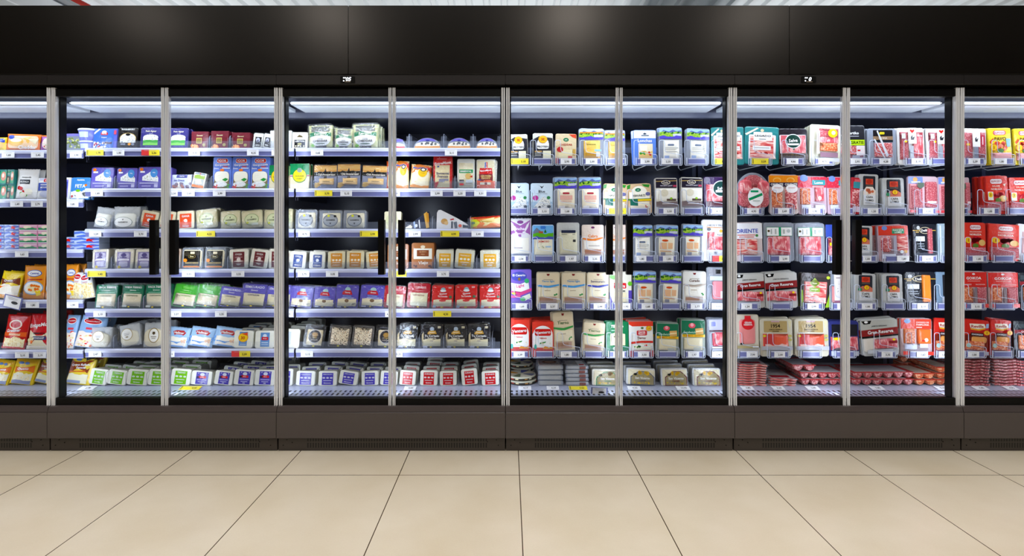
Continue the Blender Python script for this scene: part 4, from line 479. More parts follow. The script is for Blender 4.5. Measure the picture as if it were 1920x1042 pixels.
de('pamp', 'chorizo_pack', 'chorizo', 'red topped twin pack of orange chorizo', 'pak', 'cbb4b8', 'r .02 .02 .98 .28 e0452f;e .22 .08 .1 .06 6a96d0;t~CHORIZO DE~.7 .11 .05 .4 fbe8dc;t~PAMPLONA~.7 .17 .05 .4 fbe8dc;r .5 .23 .68 .25 fbe8dc;>chorizo_slices;f .1 .28 .44 .66 .005 f0803a .06;r .12 .3 .42 .64 cho;f .52 .28 .92 .66 .005 f0702c .06;>printed_label;e .76 .56 .06 .05 f0e8e0;r .62 .56 .72 .6 d83020;r .08 .68 .46 .8 c8d0e8;r .55 .66 .8 .76 e0dce4;r .02 .86 .98 .95 d83a30', lean=3)
de('revi', 'chorizo_pack', 'chorizo', 'red chorizo pack with white lettered banner', 'pak', 'd0261c', 'o .02 .02 .98 .98 .05 d4281e;p f4ecd8 .2 .12 .8 .1 .86 .2 .6 .26 .25 .24;t~Revilla~.52 .18 .09 .5 b01420 .08;p f0b020 .25 .25 .6 .27 .84 .21 .84 .24 .6 .3 .25 .28;p 9ab4d8 .86 .1 .97 .08 .97 .2 .86 .22;>chorizo_slices;h .42 .8 7a2014 .02;f .3 .46 .9 .64 .004 e8a050 .3;f .08 .6 .8 .84 .004 cho .06;>printed_label;o .2 .36 .72 .45 .03 3a1c1c;t~CHORIZO~.46 .405 .06 .45 f4f0f0;e .84 .34 .14 .075 c82018;e .84 .34 .12 .062 f4c01c;t~1~.84 .34 .06 .08 b01010;e .14 .72 .1 .06 a8ccc8;r .05 .86 .95 .96 a8a4b8', lean=3)
de('summ', 'salami_pack', 'salami', 'white framed salami pack with upright red lettering', 'pak', 'e8e6e4', '>salami_slices;f .06 .12 .4 .86 .004 sal .04;f .62 .12 .92 .86 .004 sal .04;r .42 .5 .6 .86 8a8ea0;>printed_label;r .36 .12 .68 .52 f6f4f2;p 3a3c44 .46 .3 .53 .24 .5 .34 .6 .28 .56 .38 .47 .38;r .72 .2 .86 .5 c83a50;r .76 .24 .8 .46 f4e0e4;e .16 .46 .07 .04 y', lean=3)
de('pavo', 'turkey_pack', 'ham', 'yellow pack of turkey slices', 'pak', 'e3cc2c', 'r .02 .02 .98 .66 eedb30;o .22 .07 .78 .2 .1 d8304a;o .26 .085 .74 .185 .08 f4f0f4;t~ELPOZO~.5 .135 .06 .44 c02048;t~PAVO~.52 .3 .11 .5 6a3a1c;p e0522c .04 .38 .2 .28 .24 .34 .1 .44;>turkey_picture;d .3 .42 .75 .58 14 .09 e04a2c;d .3 .44 .75 .6 6 .07 f08a68;e .5 .62 .14 .06 4a7a3a;p 7ab0d8 .75 .3 .95 .3 .92 .52 .78 .52;>turkey_slices;f .06 .68 .94 .88 .004 e8a0a0 .05;>price_sticker;e .18 .54 .16 .1 d8501c;e .18 .54 .14 .085 f4c81c;t~1~.18 .54 .08 .1 b01010', lean=3)
de('elpo', 'salami_pack', 'salami', 'red salami pack with sandwich picture', 'pak', 'd3322a', 'r .02 .02 .98 .66 e23a28;o .18 .08 .76 .22 .1 d02030;o .21 .09 .73 .21 .08 f6f0f2;t~ELPOZO~.47 .15 .07 .44 b81838;t~SALAMI~.45 .27 .045 .34 f8d8c8;t~NOBLEZA~.47 .35 .07 .5 f8e8dc;p f0d8c0 .75 .24 .9 .2 .85 .28;>sandwich_picture;d .3 .48 .75 .56 7 .12 c82030;e .74 .6 .18 .08 e8b86a;e .8 .58 .07 .05 f4e4b8;e .5 .64 .12 .06 5a7a30;>salami_slices;f .04 .68 .96 .92 .004 sal .05;>price_sticker;r .02 .42 .26 .64 f0f0e0;e .14 .5 .1 .07 f4c81c;t~1~.14 .5 .07 .08 5a3010', lean=3)
de('elps', 'salami_pack', 'salami', 'red sausage pack with round yellow sticker', 'pak', 'd3322a', 'r .02 .02 .98 .62 e23a28;o .3 .06 .82 .19 .1 d02030;o .33 .07 .79 .18 .08 f6f0f2;t~ELPOZO~.56 .125 .06 .4 b81838;t~SALCHICHON~.55 .24 .045 .5 f8d8c8;t~NOBLEZA~.55 .31 .07 .5 f8e8dc;>sandwich_picture;d .35 .42 .75 .5 7 .12 c82030;e .82 .52 .14 .08 e8b86a;e .54 .6 .13 .06 5a7a30;>salami_slices;f .04 .64 .96 .92 .004 sal .05;>price_sticker;e .2 .46 .13 .075 f4c81c;t~1~.2 .46 .08 .1 b01010', lean=3)
de('goik', 'chorizo_pack', 'chorizo', 'red headed twin pack of chorizo and sausage', 'pak', 'd0b8bc', 'r .0 .02 1 .42 dc2c24;e .5 .07 .06 .025 f4ecec;t~GOIKOA~.5 .18 .11 .58 fbf4f2;r .25 .25 .75 .265 f0b0a8;t~CHORIZO~.25 .35 .04 .3 f4d8d0;t~SALCHICHON~.74 .35 .04 .36 f4d8d0;>sliced_sausage;f .06 .42 .42 .84 .005 cho .08;f .56 .42 .92 .84 .005 sal .08;r .44 .42 .54 .84 8a7a80;>printed_base;r .04 .86 .96 .96 e04a48', lean=3)
de('darq', 'ham_pack', 'ham', 'black meat pack with maroon stripe', 'pak', '22262c', 'r .1 .08 .95 .2 3a4448;r .05 .25 1 .35 8a1c24;t~CHORIZO~.6 .3 .05 .5 f0e0e0;>sliced_meats;f .2 .4 .95 .8 .004 cho .06', lean=3)
de('whit', 'ham_pack', 'ham', 'pale clear meat pack at the picture edge', 'pak', 'dcd8dc', '>sliced_meats;f .3 .2 .95 .8 .004 d8b0b4 .06;r .4 .1 .9 .18 f0f0f0', lean=3)
# ---- bottom deck blocks of the fourth cabinet
SV = '>cheese;f .05 .08 .97 .97 .004 ece2c0 .05;>arched_label;p {a} .14 .98 .14 .5 .3 .32 .42 .16 .74 .16 .86 .32 .97 .5 .97 .98;p c8b88a .17 .95 .17 .53 .32 .36 .44 .2 .72 .2 .84 .36 .94 .53 .94 .95;d .25 .3 .85 .5 14 .05 a89a6a;d .4 .22 .75 .34 5 .06 {b};t~San Vicente~.55 .57 .14 .72 f8f6ec .0;t~Curado~.55 .71 .1 .36 {a};d .2 .8 .9 .9 8 .03 d8b83a;e .3 .36 .06 .06 1c1c1c;r .3 .76 .8 .78 7a6a4a'
de('sang', 'cheese_wedge', 'cheese', 'large cheese wedge with green edged arch label', 'wed', 'e6e4d6', SV.format(a='1a8a4a', b='8a6a3a'), .09, lean=8)
de('sanb', 'cheese_wedge', 'cheese', 'large bagged cheese wedge with grey arch label', 'wed', 'dde0e2', SV.format(a='5c6884', b='e0b020'), .09, lean=8)
de('sanm', 'cheese_wedge', 'cheese', 'large bagged cheese wedge with maroon arch label', 'wed', 'dde0e2', SV.format(a='701c30', b='e0b020'), .09, lean=8)
# ---------------------------------------------------------------- tables read off the photograph: design:x0,x1,top[,roll[,copies behind]]
BAYS = ['leftmost bay', 'second bay', 'third bay', 'fourth bay', 'fifth bay', 'rightmost bay']
NTH = ['top', 'second', 'third', 'fourth', 'fifth', 'sixth']
RAIL0 = [281, 373, 467, 562, 656]                            # top of the price rails, leftmost cabinet
RAIL1 = [277, 353, 429, 504, 579, 654]                       # second and third cabinet
HANG = [310, 403, 492, 581, 671]                             # underside of the hanging trays
LEFT = {
 (0, 0): 'ylw:-14,8,256 ched:8,72,250,2 purp:73,98,252',
 (0, 1): 'teal:-12,11,345 teal:12,25,345 mozb:25,66,315,1,1 gazi:66,100,332',
 (0, 3): 'yeld:-10,32,508,6,1 bowl:39,79,497,0,1 bowl:81,112,497',
 (0, 4): 'redg:0,45,590,4,1 entb:47,92,588,1,2',
 (0, 5): 'yelq:-22,14,674,8 yelq:14,60,672,6,1 yelr:61,102,676,12',
 (1, 0): 'fetb:174,218,240 roqb:220,257,238,0,1 roqn:262,301,238,0,1 roqn:315,352,239,0,1 mard:358,390,246,0,1 mard:395,428,245,0,1 mard:434,468,248,0,1 whtb:473,492,249,5 whtb:491,508,250,9 whtp:505,524,244',
 (1, 1): 'aper:169,212,313,0,1 aper:217,256,314,0,1 aper:257,300,312,0,1 aper:301,320,313 capr:317,357,326,0,1 wdgt:358,384,323,10 igor:398,433,293 igor:434,468,293 igor:469,505,293,0,1 goud:504,530,309',
 (1, 2): 'garw:173,210,388,8,1 garw:209,258,386,0,1 orgl:260,294,395,10,1 orgl:296,326,395,8 orgl:331,364,395,-3 gart:367,408,392,-6,1 gart:413,451,395,-4,1 gart:452,493,394,-6,1 gart:494,530,393',
 (1, 3): 'purl:172,203,467,-2,1 purl:213,249,467,0,1 purl:252,288,467,0,1 brnp:312,337,466 manc:340,380,464,0,1 manc:383,422,464,0,1 marl:429,465,467,-2,1 marl:467,502,467,7,1 marl:503,530,466',
 (1, 4): 'vaca:177,218,534,0,2 vaca:226,266,534,2,2 vaca:270,311,533,0,1 tier:320,368,533,7,2 tier:363,410,534,8,2 semi:408,452,538,7 semi:449,498,532,4,2 semi:495,536,537,6',
 (1, 5): 'camb:167,207,613,0,1 camb:222,264,607,-10,2 camg:266,308,604,0,1 pres:310,351,613,6 pres:350,398,613,8 pres:396,446,613,8 wblo:437,473,620,2,3 wbll:477,514,620,0,3',
 (1, 6): 'yelr:120,168,672,6,1 grnb:165,200,692,7,1 grnb:199,236,694,7,2 grnb:236,276,693,4,3 grnb:276,312,693,3,3 grnb:318,356,692,4,2 purb:356,396,696,4 purb:400,435,696,6,2 purb:437,475,694,4,2 purb:476,514,694,2,3',
 (2, 0): 'whtp:529,546,244 lebt:547,576,247 kerr:577,623,233,-2,2 kerr:626,660,240,2,1 kerr:660,708,231,-1,5 redd:728,762,259 domo:775,828,258 domo:837,884,258 domo:892,934,258',
 (2, 1): 'goud:528,542,310 goud:543,580,306,-1,1 amst:588,631,309 amst:632,675,307 amst:678,725,310,2 orgs:723,740,300 gous:739,766,300,0,1 gous:767,806,307,5,1 entr:812,848,290,0,1 emme:857,890,297,0,1 gruy:893,929,298,0,1',
 (2, 2): 'gart:529,548,391 garg:553,594,393 garg:598,641,394 garg:643,686,394 crmt:720,752,396 trik:757,806,396 triw:818,880,393 trio:881,944,405,-4',
 (2, 3): 'marl:529,544,470 blul:541,573,471,4,1 blul:579,609,471,1,1 orll:614,647,471,-1,1 orll:649,682,470,0,1 orll:686,720,471,-5 brnv:726,766,457 brnv:771,814,455,0,1 yell:817,850,468,1,1 yell:852,889,468,4,1 yell:900,936,469,0,1',
 (2, 4): 'semi:522,544,534 losv:541,586,537,6,2 losv:586,628,538,4,1 losv:628,671,534,2,1 losv:673,721,535,4,1 curr:718,760,536,4 curr:762,806,531,3,1 redl:809,850,535,1,1 redl:853,895,534,-1,1 redl:899,940,535,-1,1',
 (2, 5): 'wblr:530,561,617,2,4 blkr:567,608,610,5 nutt:614,656,611,5 nutt:658,699,611,4 blkr:702,742,611,2 curd:743,783,610,1,1 curd:789,830,610,0,1 curd:834,875,610,0,1 curd:877,919,610,0,1',
 (2, 6): 'prpb:522,548,692,0,1 prpb:554,590,696,1,2 prpb:596,631,696,0,2 prpb:634,670,696,8,2 prpb:677,709,696,-2,2 prpb:712,745,696,3,1 redb:748,779,695,4,2 redb:787,820,695,1,3 redb:824,856,696,-1,2 redb:865,896,692,-6,2 redb:903,936,696,-3,2',
}
EDGE = {0: 'oliv:121,152,250', 1: 'fetw:119,130,332 feta:131,167,332,0,1', 3: 'bowl:116,140,495,0,1 pizz:129,150,510,3 pizz:146,174,512,-10', 4: 'crem:112,136,590,2 crem:136,188,592,7,1'}
RIGHT = {
 (3, 0): 'prot:955,990,251,-1 prot:999,1037,249 chea:1041,1081,250,1 arly:1085,1133,240,0,1 arly:1133,1173,243,0,1 lonc:1188,1231,243,0,1 arlw:1236,1280,238,0,1 arlw:1286,1331,240,2,1 lega:1334,1374,238',
 (3, 1): 'blue:954,992,343,0,1 blue:995,1037,343 arlo:1039,1083,331,0,1 arlo:1085,1128,331,0,1 hava:1130,1176,344,2 hava:1177,1223,344,-2,1 dala:1229,1271,333,0,1 dala:1277,1318,332,1,2 selv:1320,1364,331',
 (3, 2): 'whpu:954,997,408 cremo:998,1039,421 crmc:1044,1087,417 orgw:1091,1133,421 orgw:1135,1176,421 arlw:1184,1225,421 arlr:1228,1272,421,2,1 arlr:1279,1319,420,2,1 jamt:1315,1366,412,1,1',
 (3, 3): 'lila:954,998,505,-1 tlig:1006,1050,511,0,2 tlig:1053,1098,511,0,2 tsem:1100,1142,511,1,1 lmul:1143,1185,510,0,1 arlr:1189,1231,508,1,1 arlr:1236,1278,509,3,1 tcur:1280,1325,509,1,2 redh:1325,1368,501,1',
 (3, 4): 'vent:954,993,600,0,2 vent:998,1038,604,0,6 tgrn:1038,1079,585,-3,1 tgrn:1091,1134,605,4,3 grnp:1136,1179,603,0,1 garb:1180,1226,603,-1,3 sand:1230,1273,606,2,3 sand:1277,1323,600,1,3 hamv:1327,1368,598,-1,2',
 (4, 0): 'lega:1362,1396,237 lega:1396,1462,237,2 selk:1460,1515,240 crmp:1517,1577,233,3,2 grat:1586,1623,234 encl:1628,1682,240,0,2 hear:1684,1735,239,0,1 hear:1738,1790,240,0,1',
 (4, 1): 'roun:1380,1446,323 orie:1443,1498,327,0,1 pink:1497,1551,330,0,1 pink:1552,1596,331 reds:1594,1614,332,5 lomo:1611,1648,326,2,1 lome:1656,1697,333,0,1 sala:1703,1760,330,1 sala:1761,1806,331',
 (4, 2): 'oriw:1379,1431,417,-1,1 hamg:1433,1490,417,0,1 hamg:1492,1548,418,0,1 navy:1549,1594,420 lome:1600,1637,423,2 panc:1648,1706,422,-1,2 deli:1713,1757,420 stak:1760,1790,419',
 (4, 3): 'gran:1380,1435,512,-2,1 gran:1436,1497,510,-2,2 duro:1500,1559,512,3,1 whst:1557,1594,508 lome:1602,1643,513,2,2 lome:1656,1694,514,0,3 delo:1697,1757,510 bred:1757,1792,510',
 (4, 4): 'grrd:1380,1424,590 g195:1426,1487,598,0,3 g195:1491,1555,598,0,3 navh:1555,1612,602,0,1 graw:1617,1687,598,-3,2 pamp:1689,1749,597,1,1 revi:1751,1792,597,3',
 (5, 0): 'summ:1806,1851,240,1 pavo:1855,1899,239,-1,1 pavo:1903,1944,240',
 (5, 1): 'sala:1800,1820,332 elpo:1851,1893,329,-1,4 elpo:1894,1940,332',
 (5, 2): 'elps:1806,1850,417,1 elps:1853,1913,420,3,2 whit:1905,1940,420,6',
 (5, 3): 'goik:1804,1852,509,0,1 goik:1855,1911,510,0,1 darq:1912,1950,511',
 (5, 4): 'revi:1806,1855,600,5,2 revi:1856,1897,600,4,2 darq:1902,1944,602',
}
DECKW = 'sang:1110,1163,693,1,2 sanb:1174,1229,691,3,2 sanm:1240,1290,691,0,2 sanm:1299,1352,691,0,2'
TAGS = {
 (0, 0): '1,60@3,27 2,45@58,82', (0, 1): '1,49@19,43 2,79@58,80', (0, 2): '1,65@28,53', (0, 3): '1,80@48,73', (0, 4): '2,10@28,54 3,19@62,86',
 (1, 0): '1,79@162,194,y 1,90@211,233 2,36@265,299,r 3,35@353,375 4,35@463,485 2,80@509,530', (1, 1): '1,49@170,193 2,50@316,333 2,69@341,365 2,99@399,423',
 (1, 2): '3,59@167,190 3,70@251,275 4,25@368,403,y', (1, 3): '3,40@164,198,y 5,03@341,365 3,55@434,458', (1, 4): '2,10@175,198 3,07@319,340 3,35@403,425',
 (1, 5): '2,47@166,190 2,59@310,327 5,09@434,469,r',
 (2, 0): '3,65@583,606 3,11@834,857', (2, 1): '3,70@590,623,y 5,15@638,660 2,80@732,750 2,99@807,830 2,25@850,873 3,31@889,912',
 (2, 2): '4,75@559,581 3,99@675,709,y 2,99@766,789 4,99@826,861,y 3,40@884,907', (2, 3): '2,75@558,580 3,05@611,634 3,49@728,762,y 3,75@819,842',
 (2, 4): '3,59@528,550 4,10@722,735 4,30@812,846,y', (2, 5): '5,15@564,587 5,35@738,755',
 (3, 0): '3,10@958,991,y 2,95@1051,1072 2,00@1098,1120 2,99@1201,1223 2,25@1241,1262 3,59@1341,1364,y', (3, 1): '2,10@1008,1030 1,68@1051,1073 2,20@1142,1174,y 2,50@1244,1264 4,15@1335,1357',
 (3, 2): '2,04@965,986 1,97@1060,1081 2,35@1103,1125 1,80@1193,1212 1,80@1243,1263 2,45@1336,1366,r', (3, 3): '1,69@967,988 2,37@1024,1046 2,44@1113,1134 1,95@1164,1182 1,68@1203,1224 2,77@1295,1317 3,55@1334,1357',
 (3, 4): '3,39@963,984 1,80@1051,1072 3,35@1150,1171 3,50@1196,1217 1,97@1290,1311 2,40@1335,1357',
 (4, 0): '3,59@1410,1441,y 4,46@1475,1497 4,35@1534,1555 2,95@1595,1617 4,20@1649,1670 3,19@1709,1731', (4, 1): '4,95@1401,1423 2,49@1459,1480 1,90@1516,1538 1,20@1627,1647 1,50@1730,1750',
 (4, 2): '2,99@1461,1480 1,00@1618,1634 1,89@1682,1705 2,10@1729,1750', (4, 3): '1,24@1390,1410 2,99@1514,1535 2,15@1570,1586 1,00@1616,1636 2,10@1720,1740',
 (4, 4): '7,99@1400,1420 2,00@1452,1472 3,35@1653,1674 1,60@1719,1740 1,00@1760,1780',
 (5, 0): '2,39@1816,1838 1,00@1866,1888', (5, 1): '1,00@1845,1865', (5, 2): '1,00@1824,1844', (5, 3): '3,15@1821,1841', (5, 4): '1,00@1815,1836',
}
ETAGS = {0: '2,40@131,153', 1: '3,85@123,147', 3: '1,99@124,147'}
TRAYS = {
 (3, 0): '951 995 1041 1088 1133 1189 1236 1284 1335', (3, 1): '950 993 1039 1085 1131 1176 1229 1277 1325', (3, 2): '953 998 1044 1090 1134 1187 1229 1276 1329', (3, 3): '954 1008 1054 1100 1144 1190 1236 1282 1327', (3, 4): '953 999 1045 1091 1137 1182 1230 1279 1332',
 (4, 0): '1404 1466 1522 1585 1631 1695 1742', (4, 1): '1389 1446 1504 1560 1612 1658 1715 1772', (4, 2): '1388 1439 1500 1550 1603 1655 1716 1763', (4, 3): '1382 1443 1502 1556 1602 1654 1702 1752', (4, 4): '1381 1439 1498 1562 1639 1699 1752',
 (5, 0): '1805 1860 1911', (5, 1): '1775 1833 1886', (5, 2): '1810 1860 1915', (5, 3): '1806 1860 1916', (5, 4): '1806 1857 1906',
}
DTAGS = '4,17@972,996 4,29@1025,1048 2,56@1067,1101,y 9,50@1177,1201 10,90@1268,1293 2,70@150,178 4,20@338,376,y 3,60@758,780 4,85@1390,1412 3,20@1448,1470 2,90@1512,1535 7,05@1632,1656 5,10@1755,1776 4,40@1826,1850 4,75@1884,1906'
def toks(s): return [(t.split(':')[0], [float(v) for v in t.split(':')[1].split(',')]) for t in s.split()]
words = set(['0', '05', 'OFERTA'])
for d in D.values():
    for c in d[7].split(';'):
        if c.strip().startswith('t~'): words.add(c.split('~')[1])
for tb in list(TAGS.values()) + list(ETAGS.values()) + [DTAGS]:
    for t in tb.split(): words.add(t.split('@')[0])
prep_words(words)

# ---------------------------------------------------------------- floor, ceiling, fascia
def floor_mat():
    m, N, L, B = mk('floor_tiles')
    tc = N.new('ShaderNodeTexCoord'); sp = N.new('ShaderNodeSeparateXYZ'); L.new(tc.outputs['Object'], sp.inputs[0])
    def mth(op, a, b=None):
        n = N.new('ShaderNodeMath'); n.operation = op
        for i, v in enumerate((a, b)):
            if v is None: continue
            if isinstance(v, (int, float)): n.inputs[i].default_value = v
            else: L.new(v, n.inputs[i])
        return n.outputs[0]
    jx = mth('PINGPONG', mth('ADD', sp.outputs[0], 30 - .0556), .3); jy = mth('PINGPONG', mth('ADD', sp.outputs[1], 60 + .282), .6)
    j = mth('MAXIMUM', mth('LESS_THAN', jx, .0022), mth('LESS_THAN', jy, .0022))
    n1 = N.new('ShaderNodeTexNoise'); n1.inputs['Scale'].default_value = 2.2; n1.inputs['Detail'].default_value = 6; L.new(tc.outputs['Object'], n1.inputs['Vector'])
    n2 = N.new('ShaderNodeTexNoise'); n2.inputs['Scale'].default_value = 160; L.new(tc.outputs['Object'], n2.inputs['Vector'])
    r = N.new('ShaderNodeValToRGB'); r.color_ramp.elements[0].color = lin('cec2a9'); r.color_ramp.elements[1].color = lin('dcd3c0')
    r.color_ramp.elements[0].position = .3; r.color_ramp.elements[1].position = .7
    L.new(mth('ADD', mth('MULTIPLY', n1.outputs[0], .85), mth('MULTIPLY', n2.outputs[0], .15)), r.inputs[0])
    mx = N.new('ShaderNodeMix'); mx.data_type = 'RGBA'; mx.inputs['B'].default_value = lin('4a3a28')
    L.new(j, mx.inputs['Factor']); L.new(r.outputs[0], mx.inputs['A']); L.new(mx.outputs['Result'], B.inputs['Base Color'])
    B.inputs['Roughness'].default_value = .27; B.inputs['Specular IOR Level'].default_value = .4
    return m
fl = MB(); fl.add([(-12, -9, 0), (12, -9, 0), (12, 12, 0), (-12, 12, 0)], [(0, 1, 2, 3)], floor_mat()); struct('floor', fl)
CEIL = pr('ceiling_white', lin('dfe3e6'), .5)
ce = MB(); pts = []; zc = 4.62
n = 90; pitch = 24 / n
for i in range(n + 1):
    x = -12 + pitch * i
    pts += [(x, zc), (x + pitch * .55, zc), (x + pitch * .65, zc - .05), (x + pitch * .9, zc - .05)]
ce.add([(x, -9, z) for x, z in pts] + [(x, 13, z) for x, z in pts], [(i + 1, i, len(pts) + i, len(pts) + i + 1) for i in range(len(pts) - 1)], CEIL)
struct('ceiling', ce)
wb = MB(); wb.box(-12, 12, -9.2, -9, 0, 4.7, pr('shop_wall', lin('5a554e'), .8)); struct('wall_front', wb)
wb = MB(); wb.box(-12, 12, 13, 13.2, 0, 4.7, MATS['shop_wall']); struct('wall_back', wb)
fx = [-3.9, X(653, 0), X(1480, 0), 3.9]
for i in range(3):
    f = MB(); f.box(fx[i] + .0015, fx[i + 1] - .0015, 0, .9, Z(140, 0) + .002, Z(10, 0), FASC, .002); struct('trim_%d' % (i + 1), f)

# ---------------------------------------------------------------- the cabinets
def slot_mat(name, base, dark, px, wx, rows, rough, slots_x=None):
    """a sheet-metal panel with punched slots: period px, width wx, rows = [(lo, hi)] across"""
    m, N, L, B = mk(name)
    tc = N.new('ShaderNodeTexCoord'); sp = N.new('ShaderNodeSeparateXYZ'); L.new(tc.outputs['Object'], sp.inputs[0])
    def mth(op, a, b):
        n = N.new('ShaderNodeMath'); n.operation = op
        for i, v in enumerate((a, b)):
            if isinstance(v, (int, float)): n.inputs[i].default_value = v
            else: L.new(v, n.inputs[i])
        return n.outputs[0]
    fx = mth('LESS_THAN', mth('MODULO', mth('ADD', sp.outputs[0], px * 400), px), wx)
    ax = sp.outputs[rows[0]]; rr = None
    for lo, hi in rows[1]:
        q = mth('MULTIPLY', mth('GREATER_THAN', ax, lo), mth('LESS_THAN', ax, hi)); rr = q if rr is None else mth('MAXIMUM', rr, q)
    f = mth('MULTIPLY', fx, rr)
    if slots_x: f = mth('MULTIPLY', f, mth('MULTIPLY', mth('GREATER_THAN', sp.outputs[0], slots_x[0]), mth('LESS_THAN', sp.outputs[0], slots_x[1])))
    mx = N.new('ShaderNodeMix'); mx.data_type = 'RGBA'; mx.inputs['A'].default_value = base; mx.inputs['B'].default_value = dark
    L.new(f, mx.inputs['Factor']); L.new(mx.outputs['Result'], B.inputs['Base Color']); B.inputs['Roughness'].default_value = rough
    MATS[name] = m; return m
DECKM = slot_mat('deck_sheet', lin('b4bad0'), (.006, .006, .012, 1), .0292, .0125, (1, [(.105, .15), (.165, .2)]), .3)
VENTM = slot_mat('vent_sheet', (.05, .04, .035, 1), (.003, .003, .003, 1), .0147, .0082, (2, [(.016, .043), (.051, .072)]), .4, (.155, 1.155))
zk0, zk1, zk2 = Z(822, 0), Z(773, 0), Z(762.5, 0)
zt0, zt1 = Z(158, 0), Z(140, 0)
DZ = .28                                                    # bottom deck
def door(cab, x0, x1, hinge):
    g = MB(); g.box(x0 + .02, x1 - .02, .040, .044, .27, 1.98, MATS['door_glass']); d = g.build('glass_door', cab)
    for z0, z1 in ((Z(181, .037), 2.0), (.243, Z(745, .037))):
        m = MB(); m.box(x0 + .003, x1 - .003, .03, .052, z0, z1, BLACK, .003); m.build('door_rail', d)
    for sx, e in ((x0, 1), (x1, -1)):
        st = MB(); at_joint = (sx == x0) == (hinge == 'l')
        wd = .0088 if at_joint else .0072
        for q in (0, 1):
            c = sx + e * (.003 + wd * (.5 + q * 1.3)); r = wd / 2
            st.rings([[(c + r * math.cos(t), .03 - .008 * math.sin(t), z) for t in [math.pi * k / 8 for k in range(9)]] + [(c - r, .053, z), (c + r, .053, z)] for z in (.225, 1.985, 2.004)], ALU, smooth=False)
        st.build('door_stile', d)
    hx = (x1 - .055) if hinge == 'l' else (x0 + .055)
    h = MB(); h.rings([[(hx + a * .0175, .04 if b > 0 else .002 + c, z) for a, b, c in ((-1, -1, .004), (-.7, -1, 0), (.7, -1, 0), (1, -1, .004), (1, 1, 0), (-1, 1, 0))] for z, c in ((.972, 0), (.98, 0), (1.265, 0), (1.273, 0))], BLACK)
    h.build('door_handle', d)
for k in range(6):
    x0, x1 = JX[k], JX[k + 1]; xm = (x0 + x1) / 2
    cab = tag(empty('display_fridge', (x0, 0, 0)), ['dark cabinet front cut off by the left picture edge', 'dark glass-door chiller cabinet, second from the left', 'dark glass-door chiller cabinet with display reading 05', 'dark glass-door chiller cabinet with a plain cheese front', 'dark glass-door chiller cabinet full of ham and salami', 'dark chiller cabinet cut off by the right picture edge'][k], 'fridge', 'glass door chiller cabinets along the wall')
    if k == 3: cab['label'] = 'dark glass-door chiller cabinet in the middle, hung with cheese packs'
    L_ = PITCH
    m = MB(); m.box(.0015, L_ - .0015, 0, .05, zk0, zk1 - .001, KICK, .002); m.build('kick_panel', cab)
    m = MB(); m.rings([[(xx, .002, zk1 + .001), (xx, .012, zk2 - .004), (xx, .025, zk2), (xx, .06, zk2), (xx, .06, zk1 + .001)] for xx in (.0015, L_ - .0015)], KICK); m.build('bumper_ledge', cab)
    m = MB(); m.box(.004, L_ - .004, .022, .05, 0, zk0, VENTM); m.build('vent_grille', cab)
    for sx, sz in ((.05, .06), (.08, .045), (.03, .03), (L_ - .05, .06), (L_ - .1, .05), (L_ - .04, .03)):
        m = MB(); m.rings([[(sx + .003 * math.cos(t), y, sz + .003 * math.sin(t)) for t in [math.pi * j / 4 for j in range(8)]] for y in (.022, .0195)], BLACK); m.build('grille_screw', cab)
    m = MB(); m.box(.001, L_ - .001, 0, .1, zt0, zt1, TRIM, .003); m.build('canopy_trim', cab)
    m = MB(); m.box(0, L_, .056, .1, Z(181, .06), zt0, BLACK); m.build('head_rail', cab); m = MB(); m.box(0, L_, .056, .09, zk2 - .01, .279, BLACK); m.build('sill_rail', cab)
    m = MB(); m.box(0, L_, .86, .9, 0, 2.06, INNER); m.build('back_panel', cab)
    m = MB(); m.box(0, L_, .1, .86, 1.975, 2.0, CANO); m.rings([[(xx, .36, 1.975), (xx, .36, 1.9), (xx, .37, 1.895), (xx, .86, 1.88), (xx, .86, 1.975)] for xx in (0, L_)], CANO); m.build('canopy_ceiling', cab)
    m = MB(); m.box(.03, L_ - .03, .13, .36, 1.932, 1.95, LEDP); m.build('light_panel', cab)
    m = MB(); m.box(.03, L_ - .03, .12, .128, 1.938, 1.942, LEDL); m.build('led_strip', cab)
    m = MB(); m.box(0, L_, .09, .86, .2, DZ, DECKM); m.build('bottom_deck', cab)
    for px0 in (.0005, L_ - .03):
        m = MB(); m.box(px0, px0 + .0295, .054, .1, .24, 2.0, BLACK); m.build('door_post', cab)
    for hx in (.022, L_ - .022):
        m = MB(); m.box(hx - .012, hx + .012, .012, .05, .236, .241, ALU); m.box(hx - .004, hx + .004, .02, .05, .228, .236, ALU); m.build('door_hinge', cab)
    if k >= 3:
        for r, py in enumerate(HANG):
            zz = Z(py, .25) + .135
            m = MB(); m.box(.01, L_ - .01, .6, .615, zz - .018, zz + .018, pr('hook_rail_metal', (.16, .18, .26), .3, metal=.6)); m.build('hook_rail', cab)
        for hx in (.02, L_ / 2, L_ - .02): m = MB(); m.box(hx - .012, hx + .012, .62, .86, DZ, 1.9, INNER); m.build('rail_upright', cab)
    if k != 0: door(cab, 0, L_ / 2, 'l')
    if k != 5: door(cab, L_ / 2, L_, 'r')
def display(px, txt, label):
    x, z = X(px, -.004), Z(149.5, 0)
    t = tag(empty('temperature_display', (x, 0, z - .018)), label, 'display', 'temperature displays on the canopy trim')
    m = MB(); m.box(-.039, .039, -.006, .001, 0, .036, BLACK, .003); m.build('housing', t)
    m = MB(); flat_word(m, txt, .006, .02, -.0068, .022, .034, DIG, .25)
    m.build('digits', t)
    for dx, dz in ((-.02, .027), (-.011, .027), (-.02, .011)):
        m = MB(); m.box(dx - .003, dx + .003, -.0072, -.0062, dz - .003, dz + .003, DIG); m.build('indicator', t)
    m = MB(); m.box(-.014, .018, -.0072, -.0062, .004, .007, pr('display_line', lin('a89a88'), .4)); m.build('underline', t)
display(651.5, '05', 'small black temperature display with lit digits reading 05')
